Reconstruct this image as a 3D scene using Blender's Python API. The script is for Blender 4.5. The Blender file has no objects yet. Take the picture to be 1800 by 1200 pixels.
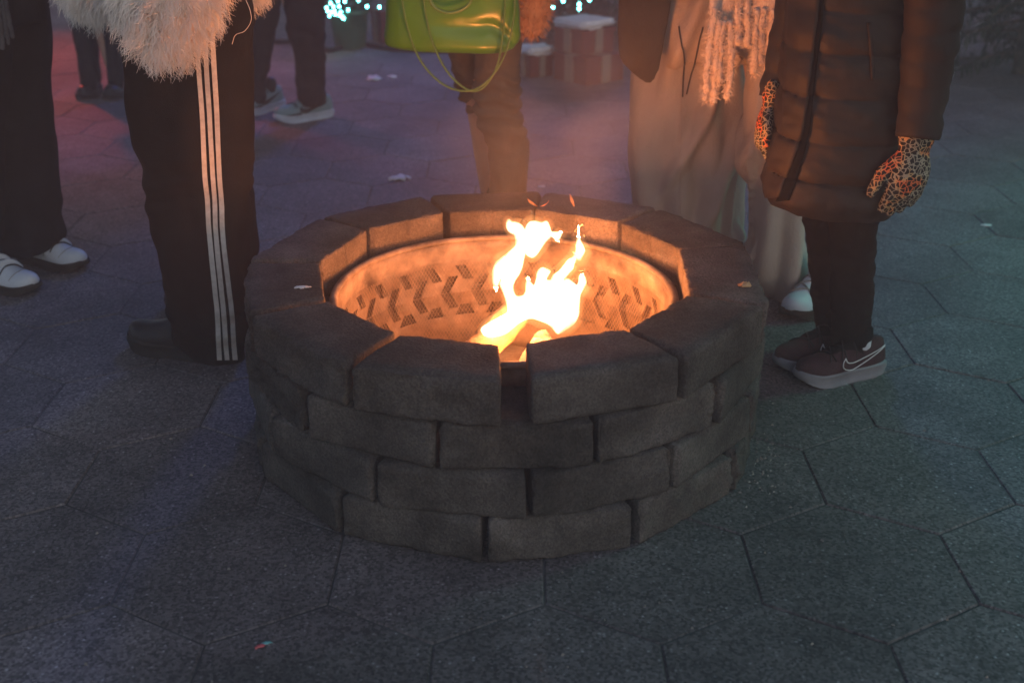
import bpy, bmesh, math, random
import numpy as np
from mathutils import Vector, Matrix, noise as mn, geometry as mgeo
from mathutils.bvhtree import BVHTree

SC = bpy.context.scene
COL = SC.collection
R = math.radians
random.seed(7)
RNG = np.random.default_rng(11)

# ------------------------------------------------------------------ camera
CAM_H, PITCH, FPX = 1.362, 0.420, 2100.0
cam_d = bpy.data.cameras.new('camera')
cam = bpy.data.objects.new('camera', cam_d); COL.objects.link(cam)
cam.location = (0, 0, CAM_H)
cam.rotation_euler = (math.pi / 2 - PITCH, 0, 0)
cam_d.sensor_width = 36.0
cam_d.lens = FPX / 1800 * 36.0
cam_d.clip_start = 0.05; cam_d.clip_end = 400
cam_d.dof.use_dof = True
cam_d.dof.focus_distance = 2.70
cam_d.dof.aperture_fstop = 3.2
SC.camera = cam

# ------------------------------------------------------------------ sky
world = bpy.data.worlds.new('World'); SC.world = world
world.use_nodes = True
wn = world.node_tree.nodes; wl = world.node_tree.links
wn.clear()
w_out = wn.new('ShaderNodeOutputWorld'); w_bg = wn.new('ShaderNodeBackground')
w_sky = wn.new('ShaderNodeTexSky'); w_sky.sky_type = 'NISHITA'; w_sky.sun_disc = False
w_sky.sun_elevation = R(24); w_sky.sun_rotation = R(150); w_sky.dust_density = 1.0; w_sky.ozone_density = 2.0
wl.new(w_sky.outputs[0], w_bg.inputs[0]); wl.new(w_bg.outputs[0], w_out.inputs[0])
w_bg.inputs[1].default_value = 0.112

# ------------------------------------------------------------------ exposure / render
SC.view_settings.view_transform = 'Standard'
SC.view_settings.look = 'None'
SC.view_settings.exposure = 0.0
SC.view_settings.gamma = 1.0
SC.cycles.use_denoising = True
SC.cycles.use_adaptive_sampling = True; SC.cycles.adaptive_threshold = 0.02
SC.cycles.max_bounces = 6
SC.cycles.diffuse_bounces = 3
SC.cycles.glossy_bounces = 3
SC.cycles.transparent_max_bounces = 12
SC.cycles.volume_bounces = 0
SC.cycles.sample_clamp_indirect = 2.0
SC.cycles.sample_clamp_direct = 0.0
SC.cycles.caustics_reflective = False
SC.cycles.caustics_refractive = False

# ------------------------------------------------------------------ lamps of the place
def lamp(name, kind, loc, energy, color, radius, aim=None, size=60, blend=0.6):
    d = bpy.data.lights.new(name, kind)
    d.energy = energy; d.color = color; d.shadow_soft_size = radius
    o = bpy.data.objects.new(name, d); COL.objects.link(o); o.location = loc
    if kind == 'SPOT':
        d.spot_size = R(size); d.spot_blend = blend
        o.rotation_euler = (Vector(aim) - Vector(loc)).to_track_quat('-Z', 'Y').to_euler()
    return o
# festive floodlights hanging over the square
lamp('red_floodlight', 'SPOT', (-4.3, 9.0, 2.7), 620, (1.0, 0.07, 0.018), 0.14, (-2.5, 6.8, 0), 46, 1.0)
lamp('teal_floodlight', 'SPOT', (5.4, 4.9, 3.4), 600, (0.0, 0.80, 0.47), 0.3, (3.1, 3.5, 0), 58, 1.0)
lamp('violet_floodlight', 'SPOT', (0.6, 10.5, 4.6), 640, (0.08, 0.19, 1.0), 0.4, (-0.5, 5.2, 0), 50, 1.0)
lamp('far_red_floodlight', 'SPOT', (6.6, 10.5, 3.0), 130, (1.0, 0.085, 0.03), 0.12, (4.4, 8.2, 0), 40, 1.0)
# the fire's own light
PITX, PITY = -0.018, 2.571
FIRE = (1.0, 0.255, 0.048)
for fz, fw, fr in ((0.18, 30, 0.06), (0.29, 34, 0.07), (0.42, 10, 0.06)):
    lamp('fire_light', 'POINT', (PITX + 0.07, PITY - 0.02, fz), fw, FIRE, fr)

# ------------------------------------------------------------------ helpers
def ray(x, y):
    u = (x - 900) / FPX; v = (600 - y) / FPX
    c, s = math.cos(PITCH), math.sin(PITCH)
    return Vector((u, c + v * s, -s + v * c))
def at(x, y, Y):                        # the point of the photo's pixel that stands Y metres ahead
    d = ray(x, y); t = Y / d.y
    return Vector((d.x * t, Y, CAM_H + d.z * t))
def gnd(x, y, z=0.0):                   # the point of the photo's pixel at height z
    d = ray(x, y); t = (z - CAM_H) / d.z
    return Vector((d.x * t, d.y * t, z))

def link(o, parent=None):
    COL.objects.link(o)
    if parent is not None: o.parent = parent
    return o
def tag(o, label=None, cat=None, group=None, kind=None):
    if label: o['label'] = label
    if cat: o['category'] = cat
    if group: o['group'] = group
    if kind: o['kind'] = kind
    return o
def empty(name, loc=(0, 0, 0), parent=None):
    o = bpy.data.objects.new(name, None); o.empty_display_size = 0.1
    o.location = loc
    return link(o, parent)
def mesh_of(name, V, F, smooth=True):
    me = bpy.data.meshes.new(name)
    me.from_pydata([tuple(v) for v in V], [], [tuple(f) for f in F])
    me.update()
    if smooth: me.polygons.foreach_set('use_smooth', [True] * len(me.polygons))
    return me
def put(name, me, mat, parent=None, loc=None):
    """Geometry is written in world coordinates; when a parent or origin is given, it is moved to it."""
    o = bpy.data.objects.new(name, me)
    if mat is not None:
        me.materials.clear(); me.materials.append(mat)
    link(o)
    if parent is not None:
        o.parent = parent
        off = parent.location.copy()
        p = parent.parent
        while p is not None:
            off += p.location; p = p.parent
        o.location = -off
    elif loc is not None:
        me.transform(Matrix.Translation(-Vector(loc))); o.location = loc
    return o
class Parts:
    def __init__(s): s.V = []; s.F = []
    def add(s, V, F):
        n = len(s.V); s.V += [tuple(v) for v in V]; s.F += [tuple(i + n for i in f) for f in F]
        return s
    def mesh(s, name, smooth=True): return mesh_of(name, s.V, s.F, smooth)

def hloft(rows, seg=28, power=2.0, cap=True, yaw=0.0):
    """rows of (cx, cy, cz, rx, ry): horizontal rings joined to a tube"""
    V = []; F = []
    c0, s0 = math.cos(yaw), math.sin(yaw)
    for (cx, cy, cz, rx, ry) in rows:
        for i in range(seg):
            a = 2 * math.pi * i / seg
            ca, sa = math.cos(a), math.sin(a)
            x = rx * math.copysign(abs(ca) ** (2 / power), ca); y = ry * math.copysign(abs(sa) ** (2 / power), sa)
            V.append((cx + x * c0 - y * s0, cy + x * s0 + y * c0, cz))
    n = len(rows)
    for r in range(n - 1):
        for i in range(seg):
            j = (i + 1) % seg
            F.append((r * seg + i, r * seg + j, (r + 1) * seg + j, (r + 1) * seg + i))
    if cap:
        F.append(tuple(reversed(range(seg)))); F.append(tuple(range((n - 1) * seg, n * seg)))
    return V, F
def catmull(pts, n):
    P = [np.array(p, float) for p in pts]
    P = [2 * P[0] - P[1]] + P + [2 * P[-1] - P[-2]]
    out = []
    for k in range(1, len(P) - 2):
        for j in range(n):
            t = j / n
            a, b, c, d = P[k - 1], P[k], P[k + 1], P[k + 2]
            out.append(0.5 * ((2 * b) + (-a + c) * t + (2 * a - 5 * b + 4 * c - d) * t * t + (-a + 3 * b - 3 * c + d) * t ** 3))
    out.append(P[-2])
    return out
def chain(pts, rad, seg=14, flat=1.0, ref=(0, 0, 1), sub=0, round_ends=True):
    """closed tapering tube through points; flat squeezes it along the second axis"""
    if sub:
        q = catmull([tuple(p) + (r,) for p, r in zip(pts, rad)], sub)
        pts = [Vector(a[:3]) for a in q]; rad = [max(0.0004, a[3]) for a in q]
    pts = [Vector(p) for p in pts]
    n = len(pts)
    T = []
    for i in range(n):
        t = pts[min(i + 1, n - 1)] - pts[max(i - 1, 0)]
        T.append(t.normalized() if t.length > 1e-9 else Vector((0, 0, 1)))
    P = []; Q = []; TT = []
    if round_ends:
        for k, (c, s) in enumerate(((0.35, 0.94), (0.75, 0.66))):
            P.append(pts[0] - T[0] * rad[0] * s * 0.9); Q.append(rad[0] * c); TT.append(T[0])
    P += pts; Q += list(rad); TT += T
    if round_ends:
        for k, (c, s) in enumerate(((0.75, 0.66), (0.35, 0.94))):
            P.append(pts[-1] + T[-1] * rad[-1] * s * 0.9); Q.append(rad[-1] * c); TT.append(T[-1])
    V = []; F = []
    ref = Vector(ref)
    if abs(TT[0].dot(ref.normalized())) > 0.95: ref = Vector((0, 1, 0)) if abs(TT[0].y) < 0.9 else Vector((1, 0, 0))
    u = (ref - TT[0] * ref.dot(TT[0])).normalized()
    for p, r, t in zip(P, Q, TT):
        u = (u - t * u.dot(t)).normalized(); w = t.cross(u)
        for i in range(seg):
            a = 2 * math.pi * i / seg
            V.append(p + u * (r * math.cos(a)) + w * (r * flat * math.sin(a)))
    m = len(P)
    for r in range(m - 1):
        for i in range(seg):
            j = (i + 1) % seg
            F.append((r * seg + i, r * seg + j, (r + 1) * seg + j, (r + 1) * seg + i))
    F.append(tuple(reversed(range(seg)))); F.append(tuple(range((m - 1) * seg, m * seg)))
    return V, F
def union(name, parts, voxel, smooth=6):
    """one continuous skin over overlapping closed shapes"""
    P = Parts()
    for V, F in parts: P.add(V, F)
    me = P.mesh(name + '_raw')
    o = bpy.data.objects.new('raw', me); COL.objects.link(o)
    m = o.modifiers.new('r', 'REMESH'); m.mode = 'VOXEL'; m.voxel_size = voxel; m.use_smooth_shade = True
    if smooth:
        s = o.modifiers.new('s', 'SMOOTH'); s.iterations = smooth; s.factor = 0.5
    dg = bpy.context.evaluated_depsgraph_get(); dg.update()
    res = bpy.data.meshes.new_from_object(o.evaluated_get(dg))
    bpy.data.objects.remove(o); bpy.data.meshes.remove(me)
    res.name = name
    res.polygons.foreach_set('use_smooth', [True] * len(res.polygons))
    return res
def wrinkle(me, amp, scale, seed=0.0, fn=None):
    """push vertices along their normals by layered noise; scale is (sx, sy, sz)"""
    me.update()
    nv = len(me.vertices)
    co = np.empty(nv * 3); me.vertices.foreach_get('co', co); co = co.reshape(-1, 3)
    no = np.empty(nv * 3); me.vertex_normals.foreach_get('vector', no); no = no.reshape(-1, 3)
    d = np.empty(nv)
    sx, sy, sz = scale
    for i in range(nv):
        x, y, z = co[i]
        v = mn.noise((x * sx + seed, y * sy, z * sz)) + 0.5 * mn.noise((x * sx * 2.1, y * sy * 2.1 + seed, z * sz * 2.1 + 4))
        d[i] = amp * v
        if fn is not None: d[i] += fn(x, y, z)
    co += no * d[:, None]
    me.vertices.foreach_set('co', co.ravel()); me.update()
    return me
def bvh_of(me): return BVHTree.FromPolygons([v.co.copy() for v in me.vertices], [tuple(p.vertices) for p in me.polygons])
def hit(bvh, x, y, lift=0.002):
    """where the sight line through this pixel of the photo meets the surface"""
    d = ray(x, y).normalized()
    p, n, i, t = bvh.ray_cast(Vector((0, 0, CAM_H)), d)
    if p is None: return None
    if n.dot(d) > 0: n = -n
    return p + n * lift
def strip_on(bvh, rows, lift=0.002, across=3, thick=0.0015):
    """a thin ribbon lying on a surface; rows of (y, xl, xr) in photo pixels"""
    V = []; F = []; k = 0; last = None
    for (y, xl, xr) in rows:
        pts = [hit(bvh, xl + (xr - xl) * j / across, y, lift) for j in range(across + 1)]
        if any(p is None for p in pts):
            last = None; continue
        b = len(V); V += pts
        if last is not None:
            for j in range(across): F.append((last + j, last + j + 1, b + j + 1, b + j))
        last = b
    return V, F
def dense(rows, n=6): return [tuple(a) for a in catmull(rows, n)]

# ------------------------------------------------------------------ materials
MATS = {}
def mat(name, c1, c2=None, scale=20.0, rough=0.8, bump=0.0, bscale=80.0, world_pos=False, specks=None, sheen=0.0, spec=0.3,
        detail=4.0, coat=0.0, stretch=(1, 1, 1), vary=0.0, weave=0.0, metallic=0.0, stain=0.0, grain=0.0):
    m = bpy.data.materials.new(name); m.use_nodes = True
    nt = m.node_tree; N = nt.nodes; L = nt.links
    b = N['Principled BSDF']
    b.inputs['Roughness'].default_value = rough
    b.inputs['Specular IOR Level'].default_value = spec
    b.inputs['Metallic'].default_value = metallic
    if sheen: b.inputs['Sheen Weight'].default_value = sheen
    if coat: b.inputs['Coat Weight'].default_value = coat; b.inputs['Coat Roughness'].default_value = 0.08
    if world_pos:
        g = N.new('ShaderNodeNewGeometry'); src = g.outputs['Position']
    else:
        t = N.new('ShaderNodeTexCoord'); src = t.outputs['Object']
    if stretch != (1, 1, 1):
        mp = N.new('ShaderNodeMapping'); mp.inputs['Scale'].default_value = stretch
        L.new(src, mp.inputs[0]); src = mp.outputs[0]
    c2 = c2 or tuple(min(1, v * 1.35) for v in c1)
    n1 = N.new('ShaderNodeTexNoise'); n1.inputs['Scale'].default_value = scale; n1.inputs['Detail'].default_value = detail
    n1.inputs['Roughness'].default_value = 0.62
    L.new(src, n1.inputs['Vector'])
    rm = N.new('ShaderNodeMapRange'); rm.inputs['From Min'].default_value = 0.32; rm.inputs['From Max'].default_value = 0.68
    L.new(n1.outputs['Fac'], rm.inputs['Value'])
    mx = N.new('ShaderNodeMix'); mx.data_type = 'RGBA'
    mx.inputs[6].default_value = (*c1, 1); mx.inputs[7].default_value = (*c2, 1)
    L.new(rm.outputs[0], mx.inputs[0])
    out = mx.outputs[2]
    for (sc_, thr, col, amt) in (specks or []):
        v = N.new('ShaderNodeTexVoronoi'); v.inputs['Scale'].default_value = sc_; v.voronoi_dimensions = '2D' if name == 'asphalt_paver' else '3D'
        L.new(src, v.inputs['Vector'])
        sp = N.new('ShaderNodeSeparateColor'); L.new(v.outputs['Color'], sp.inputs[0])
        r1 = N.new('ShaderNodeMath'); r1.operation = 'GREATER_THAN'; r1.inputs[1].default_value = thr
        L.new(sp.outputs[0], r1.inputs[0])
        r2 = N.new('ShaderNodeMapRange'); r2.inputs['From Min'].default_value = 0.42; r2.inputs['From Max'].default_value = 0.25
        L.new(v.outputs['Distance'], r2.inputs['Value'])
        m1 = N.new('ShaderNodeMath'); m1.operation = 'MULTIPLY'; L.new(r1.outputs[0], m1.inputs[0]); L.new(r2.outputs[0], m1.inputs[1])
        m2 = N.new('ShaderNodeMath'); m2.operation = 'MULTIPLY'; L.new(m1.outputs[0], m2.inputs[0]); L.new(sp.outputs[1], m2.inputs[1])
        m3 = N.new('ShaderNodeMath'); m3.operation = 'MULTIPLY'; L.new(m2.outputs[0], m3.inputs[0]); m3.inputs[1].default_value = amt
        mm = N.new('ShaderNodeMix'); mm.data_type = 'RGBA'; mm.inputs[7].default_value = (*col, 1)
        L.new(out, mm.inputs[6]); L.new(m3.outputs[0], mm.inputs[0]); out = mm.outputs[2]
    if grain:                                            # aggregate: every stone its own tone
        vg = N.new('ShaderNodeTexVoronoi'); vg.inputs['Scale'].default_value = grain; vg.voronoi_dimensions = '2D' if name == 'asphalt_paver' else '3D'
        L.new(src, vg.inputs['Vector'])
        sg_ = N.new('ShaderNodeSeparateColor'); L.new(vg.outputs['Color'], sg_.inputs[0])
        rg = N.new('ShaderNodeMapRange'); rg.inputs['To Min'].default_value = 0.45 if name == 'asphalt_paver' else 0.68; rg.inputs['To Max'].default_value = 1.6 if name == 'asphalt_paver' else 1.32; L.new(sg_.outputs[2], rg.inputs['Value'])
        hg = N.new('ShaderNodeHueSaturation'); L.new(rg.outputs[0], hg.inputs['Value']); L.new(out, hg.inputs['Color']); out = hg.outputs[0]
    if stain:                                            # old spills and foot-worn patches
        n3 = N.new('ShaderNodeTexNoise'); n3.inputs['Scale'].default_value = stain; n3.inputs['Detail'].default_value = 5; n3.inputs['Roughness'].default_value = 0.6
        L.new(src, n3.inputs['Vector'])
        r3 = N.new('ShaderNodeMapRange'); r3.inputs['From Min'].default_value = 0.36; r3.inputs['From Max'].default_value = 0.60; r3.inputs['To Min'].default_value = 0.62; r3.inputs['To Max'].default_value = 1.12
        L.new(n3.outputs['Fac'], r3.inputs['Value'])
        h3 = N.new('ShaderNodeHueSaturation'); L.new(r3.outputs[0], h3.inputs['Value']); L.new(out, h3.inputs['Color']); out = h3.outputs[0]
    if vary:
        oi = N.new('ShaderNodeObjectInfo')
        r = N.new('ShaderNodeMapRange'); r.inputs['To Min'].default_value = 1 - vary; r.inputs['To Max'].default_value = 1 + vary
        L.new(oi.outputs['Random'], r.inputs['Value'])
        hs = N.new('ShaderNodeHueSaturation'); L.new(r.outputs[0], hs.inputs['Value']); L.new(out, hs.inputs['Color'])
        out = hs.outputs[0]
    L.new(out, b.inputs['Base Color'])
    if bump:
        n2 = N.new('ShaderNodeTexNoise'); n2.inputs['Scale'].default_value = bscale; n2.inputs['Detail'].default_value = 3
        L.new(src, n2.inputs['Vector'])
        hgt = n2.outputs['Fac']
        if weave:
            w = N.new('ShaderNodeTexWave'); w.inputs['Scale'].default_value = weave; w.bands_direction = 'DIAGONAL'
            L.new(src, w.inputs['Vector'])
            ad = N.new('ShaderNodeMath'); ad.operation = 'ADD'; L.new(hgt, ad.inputs[0]); L.new(w.outputs['Fac'], ad.inputs[1]); hgt = ad.outputs[0]
        bp = N.new('ShaderNodeBump'); bp.inputs['Strength'].default_value = bump; bp.inputs['Distance'].default_value = 0.004
        L.new(hgt, bp.inputs['Height']); L.new(bp.outputs[0], b.inputs['Normal'])
    MATS[name] = m
    return m

ASPH = mat('asphalt_paver', (0.098, 0.083, 0.080), (0.152, 0.129, 0.124), 5.0, 0.72, 0.55, 260, True,
           specks=[(120, 0.90, (0.34, 0.32, 0.32), 0.7)], vary=0.14, spec=0.4, stain=1.4, grain=185)
JOINT = mat('joint_grit', (0.045, 0.043, 0.042), (0.120, 0.112, 0.108), 7, 0.95, 0.3, 200, True)
BLOCK = mat('concrete_block', (0.056, 0.050, 0.045), (0.112, 0.099, 0.089), 9, 0.92, 1.0, 170, True, stain=5.0, grain=290,
            vary=0.2, spec=0.15)
STEEL = mat('sooty_steel', (0.028, 0.022, 0.018), (0.25, 0.21, 0.18), 11, 0.65, 0.6, 40, True, detail=10, spec=0.3, stain=6.0)
STEELMESH = mat('wire_mesh', (0.12, 0.09, 0.075), (0.2, 0.16, 0.13), 30, 0.6, spec=0.35)
ASHM = mat('ash', (0.05, 0.045, 0.04), (0.17, 0.155, 0.145), 30, 0.95, 0.8, 90, True)
BARK = mat('bark', (0.05, 0.035, 0.025), (0.18, 0.13, 0.09), 22, 0.9, 1.0, 60, stretch=(1, 1, 1))
CHAR = mat('charred_wood', (0.03, 0.027, 0.025), (0.16, 0.15, 0.14), 26, 0.9, 0.8, 70)
SPLIT = mat('split_wood', (0.28, 0.17, 0.09), (0.42, 0.29, 0.17), 20, 0.85, 0.5, 60)

# ================================================================== the ground
ground = put('ground', mesh_of('ground', [(-60, -20, -0.0030), (60, -20, -0.0030), (60, 90, -0.0030), (-60, 90, -0.0030)], [(0, 1, 2, 3)], False), JOINT)
tag(ground, 'dark grit bed under hexagonal asphalt pavers', None, None, 'structure')
HEXS = 0.2352; HW = HEXS * math.sqrt(3); HX0, HY0 = 0.673, 1.9615
def hex_mesh(seed):
    rnd = random.Random(seed)
    r0 = HEXS - 0.0022
    V = []
    for rr, z in ((r0, -0.028), (r0, -0.0028), (r0 - 0.003, 0.0)):
        for k in range(6):
            a = R(60 * k + 30); V.append((rr * math.cos(a), rr * math.sin(a), z))
    F = [(12, 13, 14, 15, 16, 17)]
    for l in (0, 6):
        for k in range(6): F.append((l + k, l + (k + 1) % 6, l + 6 + (k + 1) % 6, l + 6 + k))
    me = mesh_of('paver', V, F, False); me.materials.append(ASPH)
    return me
hexes = []
for j in range(-4, 70):
    for i in range(-60, 60):
        x = HX0 + (i + 0.5 * (j % 2)) * HW; y = HY0 + j * HEXS * 1.5
        if y < 0.9 or y > 15 or abs(x) > 0.62 * y + 1.2: continue
        z = -CAM_H; c, s = math.cos(PITCH), math.sin(PITCH)
        d = y * c - z * s; v = y * s + z * c
        px, py = 900 + FPX * x / d, 600 - FPX * v / d
        inside = -90 < px < 1890 and -40 < py < 1290
        under = math.hypot(x - PITX, y - PITY) < 0.36
        hexes.append((0 if inside and not under else 1, d, x, y))
hexes.sort()
hm = [hex_mesh(k) for k in range(3)]
far = Parts()
for n, (q, d, x, y) in enumerate(hexes):
    rnd = random.Random(n * 13 + 5)
    rz = R(60 * rnd.randrange(6)) + R(rnd.uniform(-0.35, 0.35))
    dz = rnd.uniform(-0.0008, 0.0006)
    if n < 300 and q == 0:
        o = bpy.data.objects.new('paver', hm[n % 3]); link(o, ground)
        o.location = (x, y, dz); o.rotation_euler = (R(rnd.uniform(-.12, .12)), R(rnd.uniform(-.12, .12)), rz)
    else:
        M = Matrix.Translation((x, y, dz)) @ Matrix.Rotation(rz, 4, 'Z')
        far.add([M @ v.co for v in hm[0].vertices], [tuple(p.vertices) for p in hm[0].polygons])
o = put('far_pavers', far.mesh('far_pavers', False), ASPH, ground); tag(o, kind='stuff')
ground_far = put('pavement', mesh_of('pavement', [(-60, 14.6, -0.012), (60, 14.6, -0.012), (60, 90, -0.012), (-60, 90, -0.012)], [(0, 1, 2, 3)], False), ASPH)
tag(ground_far, 'plain asphalt pavement far behind the people', None, None, 'structure')

# ================================================================== fire pit
pit = empty('fire_pit', (PITX, PITY, 0))
tag(pit, 'round fire pit of stacked rough concrete blocks in four courses', 'fire pit')
def block_mesh(w_out, w_in, depth, hgt, seed, groove):
    rnd = random.Random(seed); sd = rnd.uniform(0, 500)
    r = 0.009
    def lines(s, n, extra=()):
        a = [-s, -s + 0.35 * r, -s + r] + [(-s + r) + (2 * s - 2 * r) * k / n for k in range(1, n)] + [s - r, s - 0.35 * r, s] + list(extra)
        return sorted(set(round(v, 5) for v in a))
    hx, hy, hz = w_out / 2, depth / 2, hgt / 2
    gx = lines(hx, 26, (-0.004, 0.0, 0.004)); gy = lines(hy, 8); gz = lines(hz, 9)
    V = []; idx = {}; F = []
    def vid(p):
        k = tuple(round(c, 5) for c in p)
        if k not in idx: idx[k] = len(V); V.append(k)
        return idx[k]
    def face(A, B, f, flip):
        for a0, a1 in zip(A, A[1:]):
            for b0, b1 in zip(B, B[1:]):
                q = [vid(f(a0, b0)), vid(f(a1, b0)), vid(f(a1, b1)), vid(f(a0, b1))]
                F.append(tuple(reversed(q)) if flip else tuple(q))
    face(gx, gy, lambda a, b: (a, b, hz), False); face(gx, gy, lambda a, b: (a, b, -hz), True)
    face(gx, gz, lambda a, b: (a, -hy, b), False); face(gx, gz, lambda a, b: (a, hy, b), True)
    face(gy, gz, lambda a, b: (hx, a, b), False); face(gy, gz, lambda a, b: (-hx, a, b), True)
    out = []
    for (x, y, z) in V:
        rr = r if y < 0 else 0.006
        rr = 0.013 if (y < -hy + 0.03 and z > 0) else rr
        qx = max(-(hx - rr), min(hx - rr, x)); qy = max(-(hy - rr), min(hy - rr, y)); qz = max(-(hz - rr), min(hz - rr, z))
        d = Vector((x - qx, y - qy, z - qz))
        front = y <= -hy + 1e-6; back = y >= hy - 1e-6
        if d.length > 1e-9:
            n = d.normalized(); p = Vector((qx, qy, qz)) + n * min(d.length, rr)
        else: n = Vector((0, 0, 0)); p = Vector((x, y, z))
        nz = (mn.noise((x * 16 + sd, y * 16, z * 18)) + 0.6 * mn.noise((x * 45, y * 45 + sd, z * 45)) + 0.4 * mn.noise((x * 95, y * 95 + sd, z * 95)))
        if front:                                     # split face: rough, slightly bellied
            p.y += 0.0080 * nz + 0.0045 * mn.noise((x * 150, y * 150 + sd, z * 150)) + 0.004 * abs(mn.noise((x * 60 + sd, 7, z * 70))) - 0.006 * (1 - (x / hx) ** 2)
        elif n.length > 0:
            edge = d.length / (rr + 1e-9)
            p += n * (0.0018 * nz - (0.0075 * max(0, mn.noise((x * 30, y * 30 + sd, z * 30 + 9))) if edge > 1.05 else 0))
        if groove and back and abs(x) < 1e-6: p.y -= 0.007
        t = (p.y + hy) / (2 * hy)
        p.x *= ((1 - t) * w_out + t * w_in) / w_out
        out.append(p)
    return mesh_of('block', out, F)
def put_block(ang, half_gap_l, half_gap_r, a0, a1, z0, seed, groove, R_o, R_i, hgt, name='block'):
    """a block filling the sector a0..a1 (degrees, 0 = towards the camera, positive to the right)"""
    am = R((a0 + a1) / 2); da = R(a1 - a0) / 2
    ro, ri = R_o * math.cos(da) ** 0.5, R_i * math.cos(da) ** 0.5
    wo = 2 * ro * math.tan(da) - half_gap_l - half_gap_r; wi = 2 * ri * math.tan(da) - half_gap_l - half_gap_r
    rnd = random.Random(seed)
    me = block_mesh(wo, wi, ro - ri, hgt, seed, groove); me.materials.append(BLOCK)
    o = bpy.data.objects.new(name, me); link(o, pit)
    rm = (ro + ri) / 2 + rnd.uniform(-0.004, 0.004)
    sh = (half_gap_l - half_gap_r) / 2
    o.location = (rm * math.sin(am) + sh * math.cos(am), -rm * math.cos(am) + sh * math.sin(am), z0 + hgt / 2)
    o.rotation_euler = (R(rnd.uniform(-.5, .5)), R(rnd.uniform(-.4, .4)), am + R(rnd.uniform(-.8, .8)))
    return o
CAPJ = [2.6, 35.3, 68.3, 105.8, 138.0, 170.1, 200.8, 232.2, 265.6, 297.4, 330.6, 362.6]
GAPS = [0.056, 0.010, 0.020, 0.008, 0.008, 0.004, 0.016, 0.012, 0.026, 0.022, 0.016, 0.056]
for k in range(11):
    put_block(0, GAPS[k] / 2, GAPS[k + 1] / 2, CAPJ[k], CAPJ[k + 1], 0.303, 100 + k, True, 0.592, 0.424, 0.098)
for c, (ph, z0) in enumerate(((-12.2, 0.202), (4.9, 0.101), (-3.6, 0.0))):
    for k in range(12):
        g = 0.004 + 0.004 * random.random()
        gl = gr = g
        if c == 0 and k == 10: gr = 0.012
        put_block(0, gl, gr, ph + 30 * k, ph + 30 * (k + 1), z0, 200 + c * 20 + k, False, 0.590 + random.uniform(-.004, .004), 0.420, 0.0995)

# ---- steel liner ring
RING_R = 0.388
ring = empty('steel_fire_ring', (PITX, PITY, 0)); tag(ring, 'sooty steel fire ring with slanted cut-outs lining the block pit', 'fire ring')
def roll(u, z, r=RING_R): a = u / RING_R; return Vector((PITX + r * math.sin(a), PITY - r * math.cos(a), z))
def ring_wall():
    C = 2 * math.pi * RING_R
    z0, z1 = 0.02, 0.334
    holes = []
    nrep = 29; w = C / nrep
    for k in range(nrep):
        u0 = k * w
        for (cx, cz, s, ln) in ((0.30, 0.2165, -1, .045), (0.30, 0.1710, 1, .045), (0.80, 0.248, 1, .040), (0.86, 0.142, -1, .030), (0.70, 0.1415, 1, .029)):
            cxx = u0 + cx * w; hx = 0.0135; hl = ln / 2; sl = s * 0.52
            holes.append([(cxx - hx - sl * hl, cz - hl), (cxx + hx - sl * hl, cz - hl), (cxx + hx + sl * hl, cz + hl), (cxx - hx + sl * hl, cz + hl)])
    pts = []; edges = []
    def addp(p): pts.append(Vector(p)); return len(pts) - 1
    for hpoly in holes:
        ids = [addp(p) for p in hpoly]
        edges += [(ids[i], ids[(i + 1) % 4]) for i in range(4)]
    nu = 132
    bl = [addp((C * i / nu, z0)) for i in range(nu + 1)]; tl = [addp((C * i / nu, z1)) for i in range(nu + 1)]
    edges += [(bl[i], bl[i + 1]) for i in range(nu)] + [(tl[i], tl[i + 1]) for i in range(nu)] + [(bl[0], tl[0]), (bl[-1], tl[-1])]
    for i in range(1, nu):
        for z in (0.05, 0.10, 0.285, 0.31): addp((C * i / nu + 0.003, z))
    r = mgeo.delaunay_2d_cdt(pts, edges, [], 0, 1e-5)
    P, _, Fc = r[0], r[1], r[2]
    def inside(p, poly):
        s = 0
        for i in range(4):
            a, b = poly[i], poly[(i + 1) % 4]
            if (b[0] - a[0]) * (p[1] - a[1]) - (b[1] - a[1]) * (p[0] - a[0]) < 0: return False
        return True
    F = []
    for f in Fc:
        cx = sum(P[i].x for i in f) / len(f); cz = sum(P[i].y for i in f) / len(f)
        if not (z0 <= cz <= z1 and 0 <= cx <= C): continue
        k = int(cx / w)
        near = [holes[j] for kk in (k - 1, k, k + 1) for j in range((kk % nrep) * 5, (kk % nrep) * 5 + 5)]
        if any(inside((cx, cz), hp) for hp in near): continue
        F.append(tuple(f))
    V = [roll(p.x, p.y, RING_R + 0.004 * mn.noise((p.x * 6, p.y * 12, 0))) for p in P]
    return mesh_of('wall', V, F, True)
wall = ring_wall()
o = put('wall', wall, STEEL, ring)
m = o.modifiers.new('t', 'SOLIDIFY'); m.thickness = 0.003; m.offset = 1
rim = Parts()
seg, sec = 120, 10
for i in range(seg):
    a = 2 * math.pi * i / seg
    for j in range(sec):
        b = 2 * math.pi * j / sec
        rr = RING_R + 0.004 + 0.0095 * math.cos(b); z = 0.336 + 0.008 * math.sin(b)
        rim.V.append((PITX + rr * math.sin(a), PITY - rr * math.cos(a), z + 0.0015 * mn.noise((a * 4, b, 0))))
for i in range(seg):
    for j in range(sec):
        i2 = (i + 1) % seg; j2 = (j + 1) % sec
        rim.F.append((i * sec + j, i2 * sec + j, i2 * sec + j2, i * sec + j2))
put('rim', rim.mesh('rim'), STEEL, ring)
ms = Parts()
C = 2 * math.pi * RING_R
NST = 250
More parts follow.
